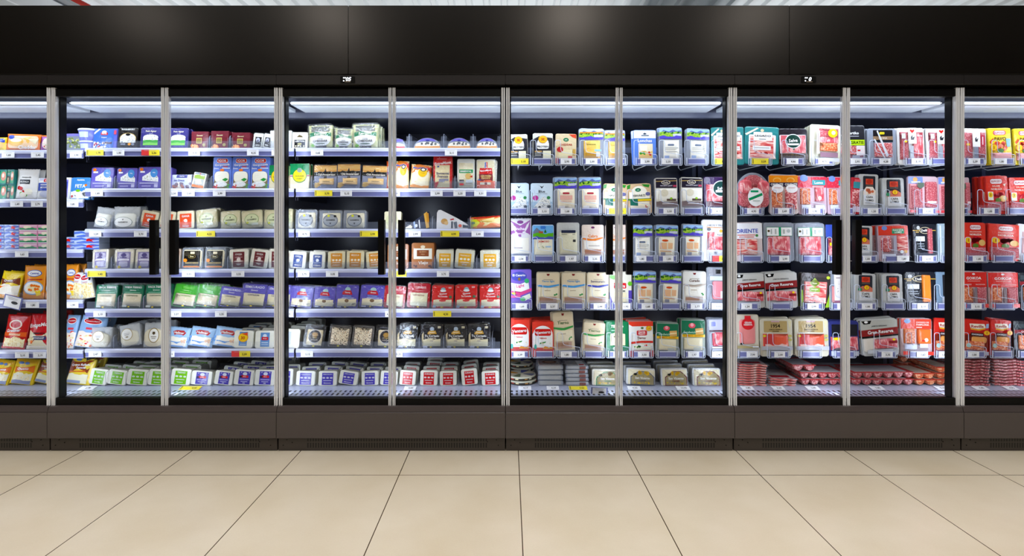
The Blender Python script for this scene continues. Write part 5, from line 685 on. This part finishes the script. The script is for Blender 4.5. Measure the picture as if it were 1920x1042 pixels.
display(1516.5, '0', 'small black temperature display with a lit single zero')

# ---------------------------------------------------------------- shelves
YS = .275
def shelf(k, r, zt):
    x0, x1 = JX[k] + .006, JX[k + 1] - .006
    t = tag(empty('display_shelf', ((x0 + x1) / 2, .5, zt)), f'lavender railed shelf, {["topmost", "second down", "third down", "fourth down", "fifth down", "lowest"][r] if k else ["topmost", "second down", "third down", "fourth down", "lowest"][r]} of the {BAYS[k]}', 'shelf', 'railed shelves of the three left cabinets')
    hw = (x1 - x0) / 2; dy = -.5
    m = MB(); m.box(-hw, hw, YS + .006 + dy, .84 + dy, -.02, -.003, SHELF); m.build('shelf_plate', t)
    m = MB(); m.rings([[(xx, YS + dy, -.047), (xx, YS - .004 + dy, -.02), (xx, YS + .006 + dy, -.02), (xx, YS + .006 + dy, -.047)] for xx in (-hw, hw)], RAIL); m.build('price_rail', t)
    m = MB(); m.rings([[(xx, YS - .007 + dy, -.022), (xx, YS - .007 + dy, -.008), (xx, YS - .001 + dy, 0), (xx, YS + .012 + dy, 0), (xx, YS + .012 + dy, -.006), (xx, YS - .002 + dy, -.022)] for xx in (-hw, hw)], LIP); m.build('rail_lip', t)
    m = MB(); m.box(-hw, hw, YS - .004 + dy, YS + .001 + dy, -.05, -.047, LIP); m.build('rail_foot', t)
    m = MB(); m.box(-hw + .005, hw - .005, YS + .004 + dy, YS + .006 + dy, .001, .042, MATS['acrylic']); m.build('front_guard', t)
    for sx in (-1, 1):
        m = MB(); m.box(sx * hw - .002, sx * hw + .002, .3 + dy, .84 + dy, -.07, -.02, SHELF); m.build('shelf_bracket', t)
ZL = {}
for r, py in enumerate(RAIL0): ZL[(0, r)] = Z(py, YS - .005); shelf(0, r, ZL[(0, r)])
for k in (1, 2):
    for r, py in enumerate(RAIL1): ZL[(k, r)] = Z(py, YS - .005); shelf(k, r, ZL[(k, r)])

# ---------------------------------------------------------------- price tags
def price_tag(txt, x0, x1, y, zc, kind, where, group, flat=False):
    w, h = (x1 - x0) / s_at(y), .034
    t = empty('price_tag', ((X(x0, y) + X(x1, y)) / 2, y, zc))
    col = {'y': 'yellow', 'r': 'red and yellow'}.get(kind, 'white')
    tag(t, f'{col} price tag reading {txt} {where}', 'price tag', group)
    def add(name, fn):
        m = MB(); fn(m); m.build(name, t)
    if kind == 'r':
        add('red_half', lambda m: m.box(-w / 2, -.08 * w, 0, .0012, -h / 2, h / 2, TAGR)); add('card', lambda m: m.box(-.08 * w, w / 2, 0, .0012, -h / 2, h / 2, TAGY))
    else: add('card', lambda m: m.box(-w / 2, w / 2, 0, .0012, -h / 2, h / 2, TAGY if kind == 'y' else TAGW))
    if kind == 'y': add('barcode', lambda m: [m.box(-w * .46 + i * .0022, -w * .46 + i * .0022 + .0012, -.0004, 0, -h * .4, h * .4, INK) for i in range(3)])
    add('printed_price', lambda m: (flat_word(m, txt, w * (.2 if kind else .06), -h * .08, -.0006, h * .42, w * .62, INK), m.box(-w * .35, w * .3, -.0005, 0, h * .3, h * .34, pr('tag_grey', lin('a8a8a8'), .5))))
    if flat: t.rotation_euler = (math.radians(-78), 0, 0)
    return t
def shelf_name(k, r): return f'{NTH[r]} {"shelf" if k < 3 else "row"}'
used = {}
def put_tags(k, r, table, y, zc, bay=None):
    for t in table.split():
        txt, q = t.split('@'); a = q.split(','); kind = a[2] if len(a) > 2 else ''
        where = f'on {bay or BAYS[k]} {shelf_name(k, r)}'
        key = (txt, where); used[key] = used.get(key, 0) + 1
        if used[key] > 1: where += ', further right'
        price_tag(txt, float(a[0]), float(a[1]), y, zc, kind, where, 'price tags along the shelf rails')
for (k, r), tb in TAGS.items():
    if k < 3: put_tags(k, r, tb, YS - .0085, ZL[(k, r)] - .029)
    else: put_tags(k, r, tb, .2405, Z(HANG[r], .25) + .0235)
for r, tb in ETAGS.items(): put_tags(0, r, tb, YS - .0085, ZL[(0, r)] - .029, 'second bay edge')
for t in DTAGS.split():
    txt, q = t.split('@'); a = q.split(',')
    bx = float(a[0]); bay = BAYS[0 if bx < 97 else 1 if bx < 525 else 2 if bx < 948 else 3 if bx < 1373 else 4 if bx < 1798 else 5]
    o = price_tag(txt, bx, float(a[1]), .232, DZ + .006, a[2] if len(a) > 2 else '', f'lying on the bottom deck of the {bay}', 'price cards lying on the bottom decks', True)
    o.scale = (1, 1, 1.3)
def info_card(px0, px1, py0, py1, y, label, tilt):
    w, h = (px1 - px0) / s_at(y), (py1 - py0) / s_at(y)
    t = tag(empty('info_card', ((X(px0, y) + X(px1, y)) / 2, y, Z(py1, y))), label, 'card', 'lavender edged information cards'); t.rotation_euler = (0, math.radians(tilt), 0)
    m = MB(); m.box(-w / 2, w / 2, 0, .002, 0, h, RAIL); m.build('backing', t)
    m = MB(); m.box(-w * .42, w * .42, -.001, 0, h * .07, h * .93, TAGW); m.build('paper', t)
    m = MB()
    for i in range(3): m.box(-w * (.3 - .03 * i), w * (.28 - .02 * i), -.0016, -.001, h * (.84 - .08 * i), h * (.865 - .08 * i), pr('tag_grey', lin('a8a8a8'), .5))
    m.build('printed_lines', t)
    m = MB(); m.rings([[(w * .12 + w * .18 * math.cos(a), yy, h * .48 + h * .12 * math.sin(a)) for a in [math.pi * i / 8 for i in range(16)]] for yy in (-.001, -.0016)], INK); m.build('printed_seal', t)
info_card(3, 38, 554, 578, YS - .014, 'lavender edged information card leaning on the fourth shelf of the leftmost bay', 14)
info_card(1108, 1139, 726, 743, .135, 'lavender edged information card standing on the bottom deck of the fourth bay', 2)

# ---------------------------------------------------------------- clear pusher trays that hold the hanging packs
def make_tray():
    t = empty('pusher_tray'); W, H = .137, .15
    m = MB(); p = []
    def arc(cx, cz, r, a0, a1, n=4): return [(cx + r * math.cos(math.radians(a0 + (a1 - a0) * i / n)), 0, cz + r * math.sin(math.radians(a0 + (a1 - a0) * i / n))) for i in range(n + 1)]
    hw = W / 2
    p = arc(-hw + .008, .008, .008, 270, 180) + arc(-hw + .012, H - .012, .012, 180, 90) + arc(-hw + .02, H - .012, .012, 90, 0) + [(-hw + .033, 0, .1)] + arc(-hw + .052, .094, .018, 180, 255) + [(hw - .012, 0, .064)] + arc(hw - .01, .054, .01, 90, 0) + arc(hw - .008, .008, .008, 0, -90)
    m.tube(p + [p[0]], .0016, WIRE); m.build('wire_front', t)
    m = MB(); m.box(-hw + .004, hw - .004, .001, .003, .002, .058, MATS['acrylic']); m.build('front_panel', t)
    m = MB(); m.box(-hw + .02, hw - .02, -.006, .0, .008, .04, RAIL); m.box(-hw + .02, hw - .02, -.008, -.003, .036, .042, LIP); m.box(-hw + .02, hw - .02, -.008, -.003, .005, .01, LIP); m.build('label_channel', t)
    for sx in (-1, 1):
        m = MB(); m.box(sx * (hw - .012) - .0025, sx * (hw - .012) + .0025, -.004, .001, .004, .045, MATS['acredge']); m.build('end_rib', t)
    m = MB(); m.box(-hw + .006, hw - .006, .003, .35, 0, .003, MATS['acrylic']); m.build('tray_floor', t)
    m = MB(); m.tube([(0, .003, .0), (0, .3, .0), (0, .352, .02), (0, .352, .13)], .003, ALU); m.build('support_arm', t)
    return t
proto_tray = None
for (k, r), s in TRAYS.items():
    xs = [float(v) for v in s.split()]
    for i, px in enumerate(xs):
        if proto_tray is None: t = proto_tray = make_tray()
        else: t = copy_tree(proto_tray)
        t.location = (X(px + 21.5, .25), .25, Z(HANG[r], .25))
        nth = ['first', 'second', 'third', 'fourth', 'fifth', 'sixth', 'seventh', 'eighth', 'ninth'][i]
        tag(t, f'clear plastic pusher tray with bent wire front, {nth} from left, {shelf_name(k, r)} of {BAYS[k]}', 'tray', 'clear pusher trays under the hanging packs')

# ---------------------------------------------------------------- the goods
PROTO = {}; WRAPPED = 'vaca tier semi losv curr redl curd blkr nutt kerr emme gruy entr amst manc garg'.split()
def spawn(key, w, h):
    kind, cat, look, shape, depth, body, first, dsl, taper, lean = D[key]
    if key in PROTO:
        p, w0, h0 = PROTO[key]; o = copy_tree(p); o.scale = (w / w0, 1, h / h0); return o
    o = empty(kind); pk = Pack(w, h, shape, depth, taper, key)
    nm = {'bag': 'bag', 'pak': 'tray_pack', 'box': 'box_body', 'blk': 'block', 'wed': 'wedge_body', 'cir': 'round_tray', 'dom': 'dome_cover', 'tri1': 'wedge_body', 'tri2': 'wedge_body', 'car': 'card_pack', 'cam': 'bag'}[shape]
    m = MB(); pk.body(m, M('blk' if shape == 'blk' else body)); m.build(nm, o)
    if shape == 'wed' or key in WRAPPED:                    # loose clear film around the piece
        wk = Pack(w * 1.05, h * 1.05, 'pak', pk.t + .012, taper * .5, key + 'wrap'); wk.out = [(u * (1 - .03 * wk.rnd.random()), v * (1 - .03 * wk.rnd.random())) for u, v in wk.out]
        m = MB(); wk.body(m, MATS['wrap']); m.build('clear_wrap', o).location = (0, -.006, 0)
    run_dsl(pk, dsl, o, first); PROTO[key] = (o, w, h); return o
ORD = {1: [''], 2: ['left one', 'right one']}
def ordinal(i, n):
    if n <= 2: return ORD[n][i]
    return 'leftmost' if i == 0 else 'rightmost' if i == n - 1 else ['second', 'third', 'fourth', 'fifth', 'sixth', 'seventh'][i - 1] + ' from left'
longest = []; SEPS = (' with ', ' under ', ', ', ' in ', ' of ', ' seen ', ' partly ', ' lying ', ' beside ')
def fill(table, yf, zb, where, spaced=True):
    tk = toks(table); tot = {}
    for key, a in tk: tot[key] = tot.get(key, 0) + 1
    seen = {}
    for key, a in tk:
        x0, x1, yt = a[:3]; roll = a[3] if len(a) > 3 else 0; nb = int(a[4]) if len(a) > 4 else 0
        kind, cat, look, shape, depth, body, first, dsl, taper, lean = D[key]
        w, h = (x1 - x0) / s_at(yf), Z(yt, yf) - zb
        rr = math.radians(roll); c, sn = math.cos(rr), abs(math.sin(rr))
        if roll: w, h = max(w * .9, w - h * sn * .35), max(h * .88, h - w * sn * .45)
        i = seen.get(key, 0); seen[key] = i + 1
        od = ordinal(i, tot[key]); dp = (depth or SHAPES[shape][1])
        for q in range(nb + 1):
            o = spawn(key, w, h); j = random.Random(hash((len(where), x0, q)) & 0xffff)
            y = yf + q * (dp + .006 + h * math.sin(math.radians(lean)) * .12)
            jr = 0 if q == 0 else j.uniform(-3, 3)
            rx = -math.radians(lean); ry = rr + math.radians(jr)
            o.rotation_euler = (rx, ry, 0 if q == 0 else math.radians(j.uniform(-4, 4)))
            o.location = ((X(x0, yf) + X(x1, yf)) / 2 - .25 * h * math.sin(rr) + (0 if q == 0 else j.uniform(-.006, .006)), y, zb + abs(w / 2 * math.sin(ry)) + .0006)
            lab = f'{look}, {od + ", " if od else ""}{where}'
            if q:
                sh = look
                while len(sh.split()) > 7 and any(z in sh for z in SEPS): sh = sh[:max(sh.rfind(z) for z in SEPS)]
                lab = f'{sh} {["", "close", "two", "three", "four", "five", "six"][q]} behind {"the " + od if od else "its front one"}, {where}'
            if len(lab.split()) > 16: lab = lab.replace(' behind the ', ' behind ')
            if len(lab.split()) > 16: lab = lab.replace('pale blue grated', 'blue grated').replace('light blue feta', 'blue feta').replace('orange bag with a bowl of pasta', 'orange pasta bowl bag')
            if len(lab.split()) > 16: longest.append(lab)
            g = f'{look} packs, {where}' if tot[key] + nb > 1 else None
            if g: g = ' '.join(g.split()[:12])
            tag(o, lab, cat, g)
for (k, r), tb in LEFT.items():
    if (k == 0 and r == 5) or r == 6: fill(tb, .292, DZ, f'{BAYS[k]} bottom deck')
    else: fill(tb, .292, ZL[(k, r)] - .003, f'{BAYS[k]} {NTH[r]} shelf')
for r, tb in EDGE.items(): fill(tb, .292, ZL[(0, r)] - .003, f'second bay edge {NTH[r]} shelf')
for (k, r), tb in RIGHT.items(): fill(tb, .262, Z(HANG[r], .25) + .0045, f'{BAYS[k]} {NTH[r]} row')
fill(DECKW, .292, DZ, 'fourth bay bottom deck')

# tubs and stacked boxes of the leftmost shelves
def tub(px0, px1, zb, h, label):
    w = (px1 - px0) / s_at(.33) / 2
    t = tag(empty('yogurt_tub', ((X(px0, .33) + X(px1, .33)) / 2, .33, zb)), label, 'tub', 'blue and white tubs stacked on the top shelf')
    ring = lambda r, z: [(r * math.cos(2 * math.pi * i / 28), r * math.sin(2 * math.pi * i / 28), z) for i in range(28)]
    m = MB(); m.rings([ring(w * .84, 0), ring(w * .86, .003), ring(w * .95, h * .85)], M('7a80d0'), smooth=True); m.build('cup', t)
    m = MB(); m.rings([ring(w * .97, h * .84), ring(w, h * .87), ring(w, h * .95), ring(w * .93, h)], M('dfe6f2'), smooth=True); m.build('lid', t)
    m = MB(); m.rings([[(w * (.91 + .05 * v) * math.sin(a), -w * (.91 + .05 * v) * math.cos(a), h * (.25 + .45 * v)) for a in [-.5 + i * .1 for i in range(11)]] for v in (0, 1)], M('c8d0ee'), cap0=False, cap1=False); m.build('printed_label', t)
zz = ZL[(0, 0)] - .003
tub(152, 184, zz, .062, 'blue tub with white lid, under another tub, top shelf of second bay')
tub(150, 186, zz + .063, .072, 'blue tub with wide white lid, standing on another tub, second bay')
def boxes(key, px0, px1, n, k, where, first=0, y=.292):
    zb = ZL[(0, 2)] - .003; h = .0375
    for i in range(n):
        o = spawn(key, (px1 - px0) / s_at(y), h - .001); o.location = ((X(px0, y) + X(px1, y)) / 2, y, zb + i * h)
        nm = {1: ['lone'], 2: ['lower', 'upper'], 3: ['lowest', 'middle', 'topmost'], 4: ['lowest', 'second up', 'third up', 'topmost']}[n][i]
        tag(o, f'{D[key][2]}, {nm} of its stack, {where}', 'butter', 'butter boxes stacked on the third shelf')
boxes('butb', -12, 7, 4, 0, 'cut by left picture edge'); boxes('butb', 8, 35, 4, 0, 'left of the pink stacks'); boxes('butp', 36, 70, 4, 0, 'beside the blue stack'); boxes('butp', 71, 100, 4, 0, 'against the left stile')
boxes('butb', 112, 139, 2, 0, 'second bay, near dark post'); boxes('butb', 139, 186, 3, 0, 'second bay, beside white cheese')
o = spawn('teal', 23 / s_at(.292), .092)
for c, (px0, px1, lab) in enumerate(((-12, 11, 'teal carton lying on another carton at the left picture edge'), (12, 25, 'narrow teal carton on top of another, beside white mozzarella bag'))):
    q = o if c == 0 else copy_tree(o)
    q.scale.x *= 1 if c == 0 else (px1 - px0) / 23
    q.location = ((X(px0, .292) + X(px1, .292)) / 2, .292, ZL[(0, 1)] - .003 + .091); tag(q, lab, 'carton', 'teal cartons on the second shelf of leftmost bay')

# ---------------------------------------------------------------- packs lying flat in stacks on the bottom deck
def flat_pack(kind, w, d, t):
    def slab(name, x0, x1, y0, y1, z0, z1, m, bev=.003):
        q = MB(); q.box(x0, x1, y0, y1, z0, z1, m, min(bev, (z1 - z0) * .4)); return q.build(name, o)
    def disc(name, cx, cy, rx, ry, z0, z1, m, parent=None):
        q = MB(); q.rings([[(cx + rx * k * math.cos(a), cy + ry * k * math.sin(a), z) for a in [2 * math.pi * i / 32 for i in range(32)]] for k, z in ((.95, z0), (1, z0 + (z1 - z0) * .3), (1, z0 + (z1 - z0) * .7), (.95, z1))], m); return q.build(name, o)
    hw = w / 2
    if kind == 'board':
        o = empty('cheese_board'); disc('round_tray', 0, hw, hw, hw, 0, t * .75, M('3c3428')); disc('clear_lid', 0, hw, hw * .99, hw * .99, t * .5, t, M('d8d8c4'))
        m = MB()
        for i in range(8):
            a0, a1 = 2 * math.pi * i / 8 + .08, 2 * math.pi * (i + 1) / 8 - .08
            m.add([(hw * r * math.cos(a), hw + hw * r * math.sin(a), t + .0006) for r, a in ((.2, a0), (.88, a0), (.9, (a0 + a1) / 2), (.88, a1), (.2, a1))], [(0, 1, 2, 3, 4)], M(['ece6cc', '4a55b0', 'ece6cc', 'e09a2c', 'dcd4b8', '6a7a5a', 'f0ecd8', '7a82a0'][i]))
        m.build('printed_lid', o)
        for i in range(9):
            a = math.radians(200 + 17.5 * i); m = MB(); c, s_ = math.cos(a), math.sin(a)
            m.add([(hw * 1.004 * math.cos(b), hw + hw * 1.004 * math.sin(b), z) for b, z in ((a - .1, t * .35), (a + .1, t * .35), (a + .1, t * .62), (a - .1, t * .62))], [(0, 1, 2, 3)], M(['e8e0c0', '2a3a30', 'b04030', 'e8d8a0', '3a3a3a', 'c08a40'][i % 6])); m.build('cheese_piece', o)
    elif kind == 'clear':
        o = empty('sliced_cheese_tray'); slab('tray', -hw, hw, 0, d, 0, t, MATS['film'], .006); slab('cheese', -hw * .86, hw * .86, .006, d * .9, t * .1, t * .8, MATS['chz'])
        disc('printed_label', 0, d * .5, hw * .6, d * .22, t, t + .001, M('8a6a54')); disc('label_centre', 0, d * .5, hw * .4, d * .13, t + .001, t + .002, M('c8a88a'))
    elif kind == 'slice':
        o = empty('sliced_cheese_tray'); slab('tray', -hw, hw, 0, d, 0, t, MATS['film'], .005); slab('cheese', -hw * .84, hw * .9, .004, d * .9, t * .15, t * .85, M('ece6d4'))
        slab('front_label', hw * .2, hw * .75, -.0008, .002, t * .1, t * .85, M('8c5a54')); slab('printed_label', hw * .1, hw * .7, .01, d * .8, t, t + .001, M('eeeef0')); slab('printed_band', hw * .2, hw * .65, .012, d * .25, t + .001, t + .0015, M('b8202c'))
    elif kind in ('ham', 'red'):
        o = empty('ham_pack' if kind == 'ham' else 'chorizo_pack'); rd = random.Random(int(w * 1e4))
        m = MB(); nx = 10; rs = []
        for i in range(nx + 1):
            x = -hw + w * i / nx; z = t * .25 * math.sin(i * 1.3 + rd.random() * 2)
            rs.append([(x, 0, z * .5 + t * .3), (x, .008, z * .5 + t * .55), (x, d, t * .6), (x, d, t * .2)])
        m.rings(rs, MATS['film']); m.build('film_tray', o)
        m = MB(); rs = []
        for i in range(nx + 1):
            x = -hw * .9 + w * .9 * i / nx; z = t * .2 * math.sin(i * 1.1 + rd.random())
            rs.append([(x, -.001, t * .1 + z), (x, -.001, t * .75 + z), (x, d * .9, t * .8), (x, d * .9, t * .1)])
        m.rings(rs, MATS['bac'] if kind == 'ham' else MATS['sau']); m.build('meat_slices', o)
        slab('printed_label', -hw * .8, hw * .8, .01, d * .9, t * .9, t * .98, M('c8c8cc' if kind == 'ham' else 'b82a28')); slab('printed_band', -hw * .7, hw * .6, .02, d * .3, t * .98, t * 1.02, M('b02030' if kind == 'ham' else 'e8d8d8'))
    else:
        o = empty('salami_tray' if kind == 'sal' else 'chorizo_tray'); nl = max(2, round(w / .058))
        slab('lid_film', -hw, hw, 0, d, t * .9, t, M('c83a3c' if kind == 'sal' else 'd8402c'), .001); slab('printed_label', -hw * .9, hw * .8, d * .08, d * .8, t, t + .001, M('d0c8cc' if kind == 'sal' else 'dcc8b4'))
        for i in range(nl):
            cx = -hw + w * (i + .5) / nl; r = w / nl * .45; m = MB()
            m.rings([[(cx + r * k * math.cos(a), y, t * .9 - t * .84 * k * math.sin(a)) for a in [math.pi * j / 10 for j in range(11)]] for k, y in ((.85, .002), (1, .012), (1, d * .95))], MATS['sau' if kind == 'sal' else 'cho']); m.build('salami_piece' if kind == 'sal' else 'chorizo_piece', o)
    return o
FP = {}
def stack(kind, px0, px1, n, t, d, look, where, group, y=.292, z=DZ, cat='ham', jit=.006):
    w = (px1 - px0) / s_at(y); rd = random.Random(int(px0))
    for i in range(n):
        if (kind, px0) in FP: o = copy_tree(FP[(kind, px0)])
        else: o = FP[(kind, px0)] = flat_pack(kind, w, d, t)
        o.location = ((X(px0, y) + X(px1, y)) / 2 + (rd.uniform(-jit, jit) if i else 0), y + (rd.uniform(0, jit) if i else 0), z + .0005 + i * (t + .001)); o.rotation_euler = (0, 0, math.radians(rd.uniform(-3, 3)) if i else 0)
        nm = 'lone' if n == 1 else 'lowest' if i == 0 else 'topmost' if i == n - 1 else ['second', 'third', 'fourth', 'fifth', 'sixth', 'seventh', 'eighth'][i - 1] + ' up'
        tag(o, f'{look}, {nm} {"" if n == 1 else "of stack "}{where}', cat, group)
stack('board', 949, 1008, 2, .024, .1, 'round cheese board pack', 'at the dark post, fourth bay', 'round cheese boards on the bottom deck', cat='cheese')
stack('board', 955, 1003, 3, .024, .1, 'round cheese board pack', 'at the back, fourth bay', 'round cheese boards on the bottom deck', y=.5, cat='cheese')
stack('clear', 1009, 1056, 4, .03, .16, 'clear tray of cheese slices', 'beside the round boards, fourth bay', 'clear cheese trays on the bottom deck', cat='cheese', jit=.003)
stack('slice', 1061, 1104, 5, .023, .15, 'thin pale cheese slice pack', 'right of the clear trays, fourth bay', 'thin cheese slice packs on the bottom deck', cat='cheese')
stack('ham', 1383, 1440, 9, .0135, .22, 'flat ham pack', 'at left end of fifth bay', 'flat ham packs on the bottom deck')
stack('ham', 1441, 1494, 3, .014, .24, 'flat ham pack', 'in the low pile, fifth bay', 'flat ham packs on the bottom deck')
stack('sal', 1502, 1590, 2, .038, .2, 'red lidded salami tray', 'by the centre stile, fifth bay', 'red lidded salami trays on the bottom deck', cat='salami')
stack('sal', 1486, 1530, 1, .04, .2, 'red lidded salami tray', 'set back on top, fifth bay', 'red lidded salami trays on the bottom deck', y=.31, z=DZ + .08, cat='salami')
stack('sal', 1478, 1520, 2, .038, .2, 'red lidded salami tray', 'at the back, fifth bay', 'red lidded salami trays on the bottom deck', y=.52, cat='salami')
stack('sal', 1598, 1714, 2, .04, .2, 'wide salami tray', 'right of the centre stile, fifth bay', 'wide salami trays on the bottom deck', cat='salami')
stack('cho', 1716, 1756, 2, .036, .24, 'orange chorizo tray', 'second from dark post, fifth bay', 'chorizo trays on the bottom deck', cat='chorizo')
stack('cho', 1757, 1790, 3, .036, .24, 'orange chorizo tray', 'beside the dark post, fifth bay', 'chorizo trays on the bottom deck', cat='chorizo')
stack('cho', 1690, 1740, 3, .036, .2, 'orange chorizo tray', 'behind the others, fifth bay', 'chorizo trays on the bottom deck', y=.55, cat='chorizo')
stack('red', 1806, 1859, 9, .0165, .24, 'flat red sausage pack', 'left pile, rightmost bay', 'flat red packs on the last bottom deck', cat='chorizo')
stack('red', 1862, 1924, 9, .0165, .24, 'flat red sausage pack', 'right pile, rightmost bay', 'flat red packs on the last bottom deck', cat='chorizo')

# ---------------------------------------------------------------- clear dividers between the packs
def divider(px, k, r, zb, h, d, lab):
    t = tag(empty('shelf_divider', (X(px, .285), .285, zb)), lab, 'divider', 'clear dividers standing between the packs')
    m = MB(); m.box(-.0008, .0008, 0, d, 0, h, MATS['acrylic']); m.build('side_plate', t)
    m = MB(); m.tube([(0, 0, .002), (0, 0, h * .9), (0, .008, h), (0, d, h * 1.15)], .0011, MATS['acredge'], 5); m.build('plate_edge', t)
    m = MB(); m.box(-.017, .017, .004, .006, .0, h * .85, MATS['acrylic'], .0007); m.build('front_stop', t)
DIV = {(2, 0): [767, 832, 887, 938], (2, 2): [811, 882], (1, 2): [210, 258], (1, 5): [213, 312], (1, 4): [222, 269], (2, 5): [786, 832, 923], (2, 3): [815, 894], (1, 3): [209, 427], (1, 0): [393, 431], (1, 1): [215, 396], (2, 1): [584, 809, 853]}
for (k, r), xs in DIV.items():
    for i, px in enumerate(xs):
        divider(px, k, r, ZL[(k, r)], .075 if (k, r) != (2, 0) else .085, .3, f'clear plastic divider, {ordinal(i, len(xs)) or "lone"}, {NTH[r]} shelf of {BAYS[k]}')
for k, xs in ((1, [198, 236, 275, 357, 398, 437, 475]), (2, [592, 632, 672, 711, 784, 822, 860, 900])):
    for i, px in enumerate(xs):
        t = tag(empty('wire_divider', (X(px, .285), .285, DZ)), f'thin wire divider, {ordinal(i, len(xs))}, bottom deck of {BAYS[k]}', 'divider', 'wire dividers on the bottom deck')
        if i == 5: t['label'] = t['label'].replace('fifth from left', 'sixth from left')
        m = MB(); m.tube([(0, 0, .001), (0, 0, .075), (0, .02, .085), (0, .35, .115), (0, .35, .001)], .0012, pr('divider_wire', (.18, .18, .22), .3, metal=.8), 5); m.build('bent_wire', t)

# ---------------------------------------------------------------- overhead things seen above the fascia
def over(px, py, y): s = s_at(y); return ((px - VX) / s, CH - (py - VY) / s)
t = tag(empty('sprinkler_pipe', (-5.95, 6, 4.33)), 'red sprinkler pipe under the ribbed ceiling, upper left', 'pipe')
m = MB(); m.tube([(0, -3, 0), (0, 6.5, 0)], .035, pr('pipe_red', lin('c82a20'), .35), 12); m.build('pipe', t)
for dy in (-2, 1, 4):
    m = MB(); m.tube([(0, dy, .03), (0, dy, .29)], .006, ALU); m.build('hanger_rod', t)
t = tag(empty('air_duct', (-7.2, 6, 4.15)), 'white boxy air duct under the ceiling at the upper left', 'duct')
m = MB(); m.box(-.7, .7, -3.5, 1.2, 0, .3, pr('duct_white', lin('e2e6ea'), .45), .01); m.build('duct_body', t)
m = MB(); m.box(-.55, .55, 1.2, 1.24, .05, .25, pr('duct_grey', lin('b4b8bc'), .4), .005); m.build('flange', t)
m = MB()
for dx in (-.6, .6): m.tube([(dx, -1, .3), (dx, -1, .47)], .008, ALU)
m.build('hanger_rods', t)
for j, (px0, px1) in enumerate(((1158, 1250), (1262, 1345))):
    y = 6.2; x0, z = over(px0, 2, y); x1, _ = over(px1, 2, y)
    t = tag(empty('ceiling_light', ((x0 + x1) / 2, y, 4.2)), ['bright louvred ceiling light above the fourth cabinet', 'dimmer bluish ceiling light right of the louvred one'][j], 'ceiling light', 'ceiling lights beyond the chiller wall')
    hw = (x1 - x0) / 2
    m = MB(); m.box(-hw, hw, -1.2, 1.2, .02, .1, CEIL, .01); m.build('housing', t)
    m = MB(); m.box(-hw * .95, hw * .95, -1.15, 1.15, .005, .019, pr('lamp_diffuser_%d' % j, (.9, .95, 1), .5, emit=(.8, .92, 1), es=(1.6, .8)[j])); m.build('diffuser', t)
    for q in range(6):
        m = MB(); m.box(-hw * .95 + hw * 1.9 * q / 6, -hw * .95 + hw * 1.9 * q / 6 + .02, -1.15, 1.15, -.03, .005, ALU); m.build('louvre', t)
    m = MB()
    for dx in (-hw * .7, hw * .7): m.tube([(dx, 0, .09), (dx, 0, .4)], .006, ALU)
    m.build('hanger_rods', t)
for i in range(3): area('far_ceiling_fill', (-5 + 5 * i, 6.5, 2.6), (math.radians(180), 0, 0), 4, 3, 80, (.93, .97, 1))  # added fill, unseen behind the cabinets, aimed up to brighten the ceiling
if longest: print('LONG LABELS', len(longest)); [print('  ', len(l.split()), l) for l in longest[:60]]
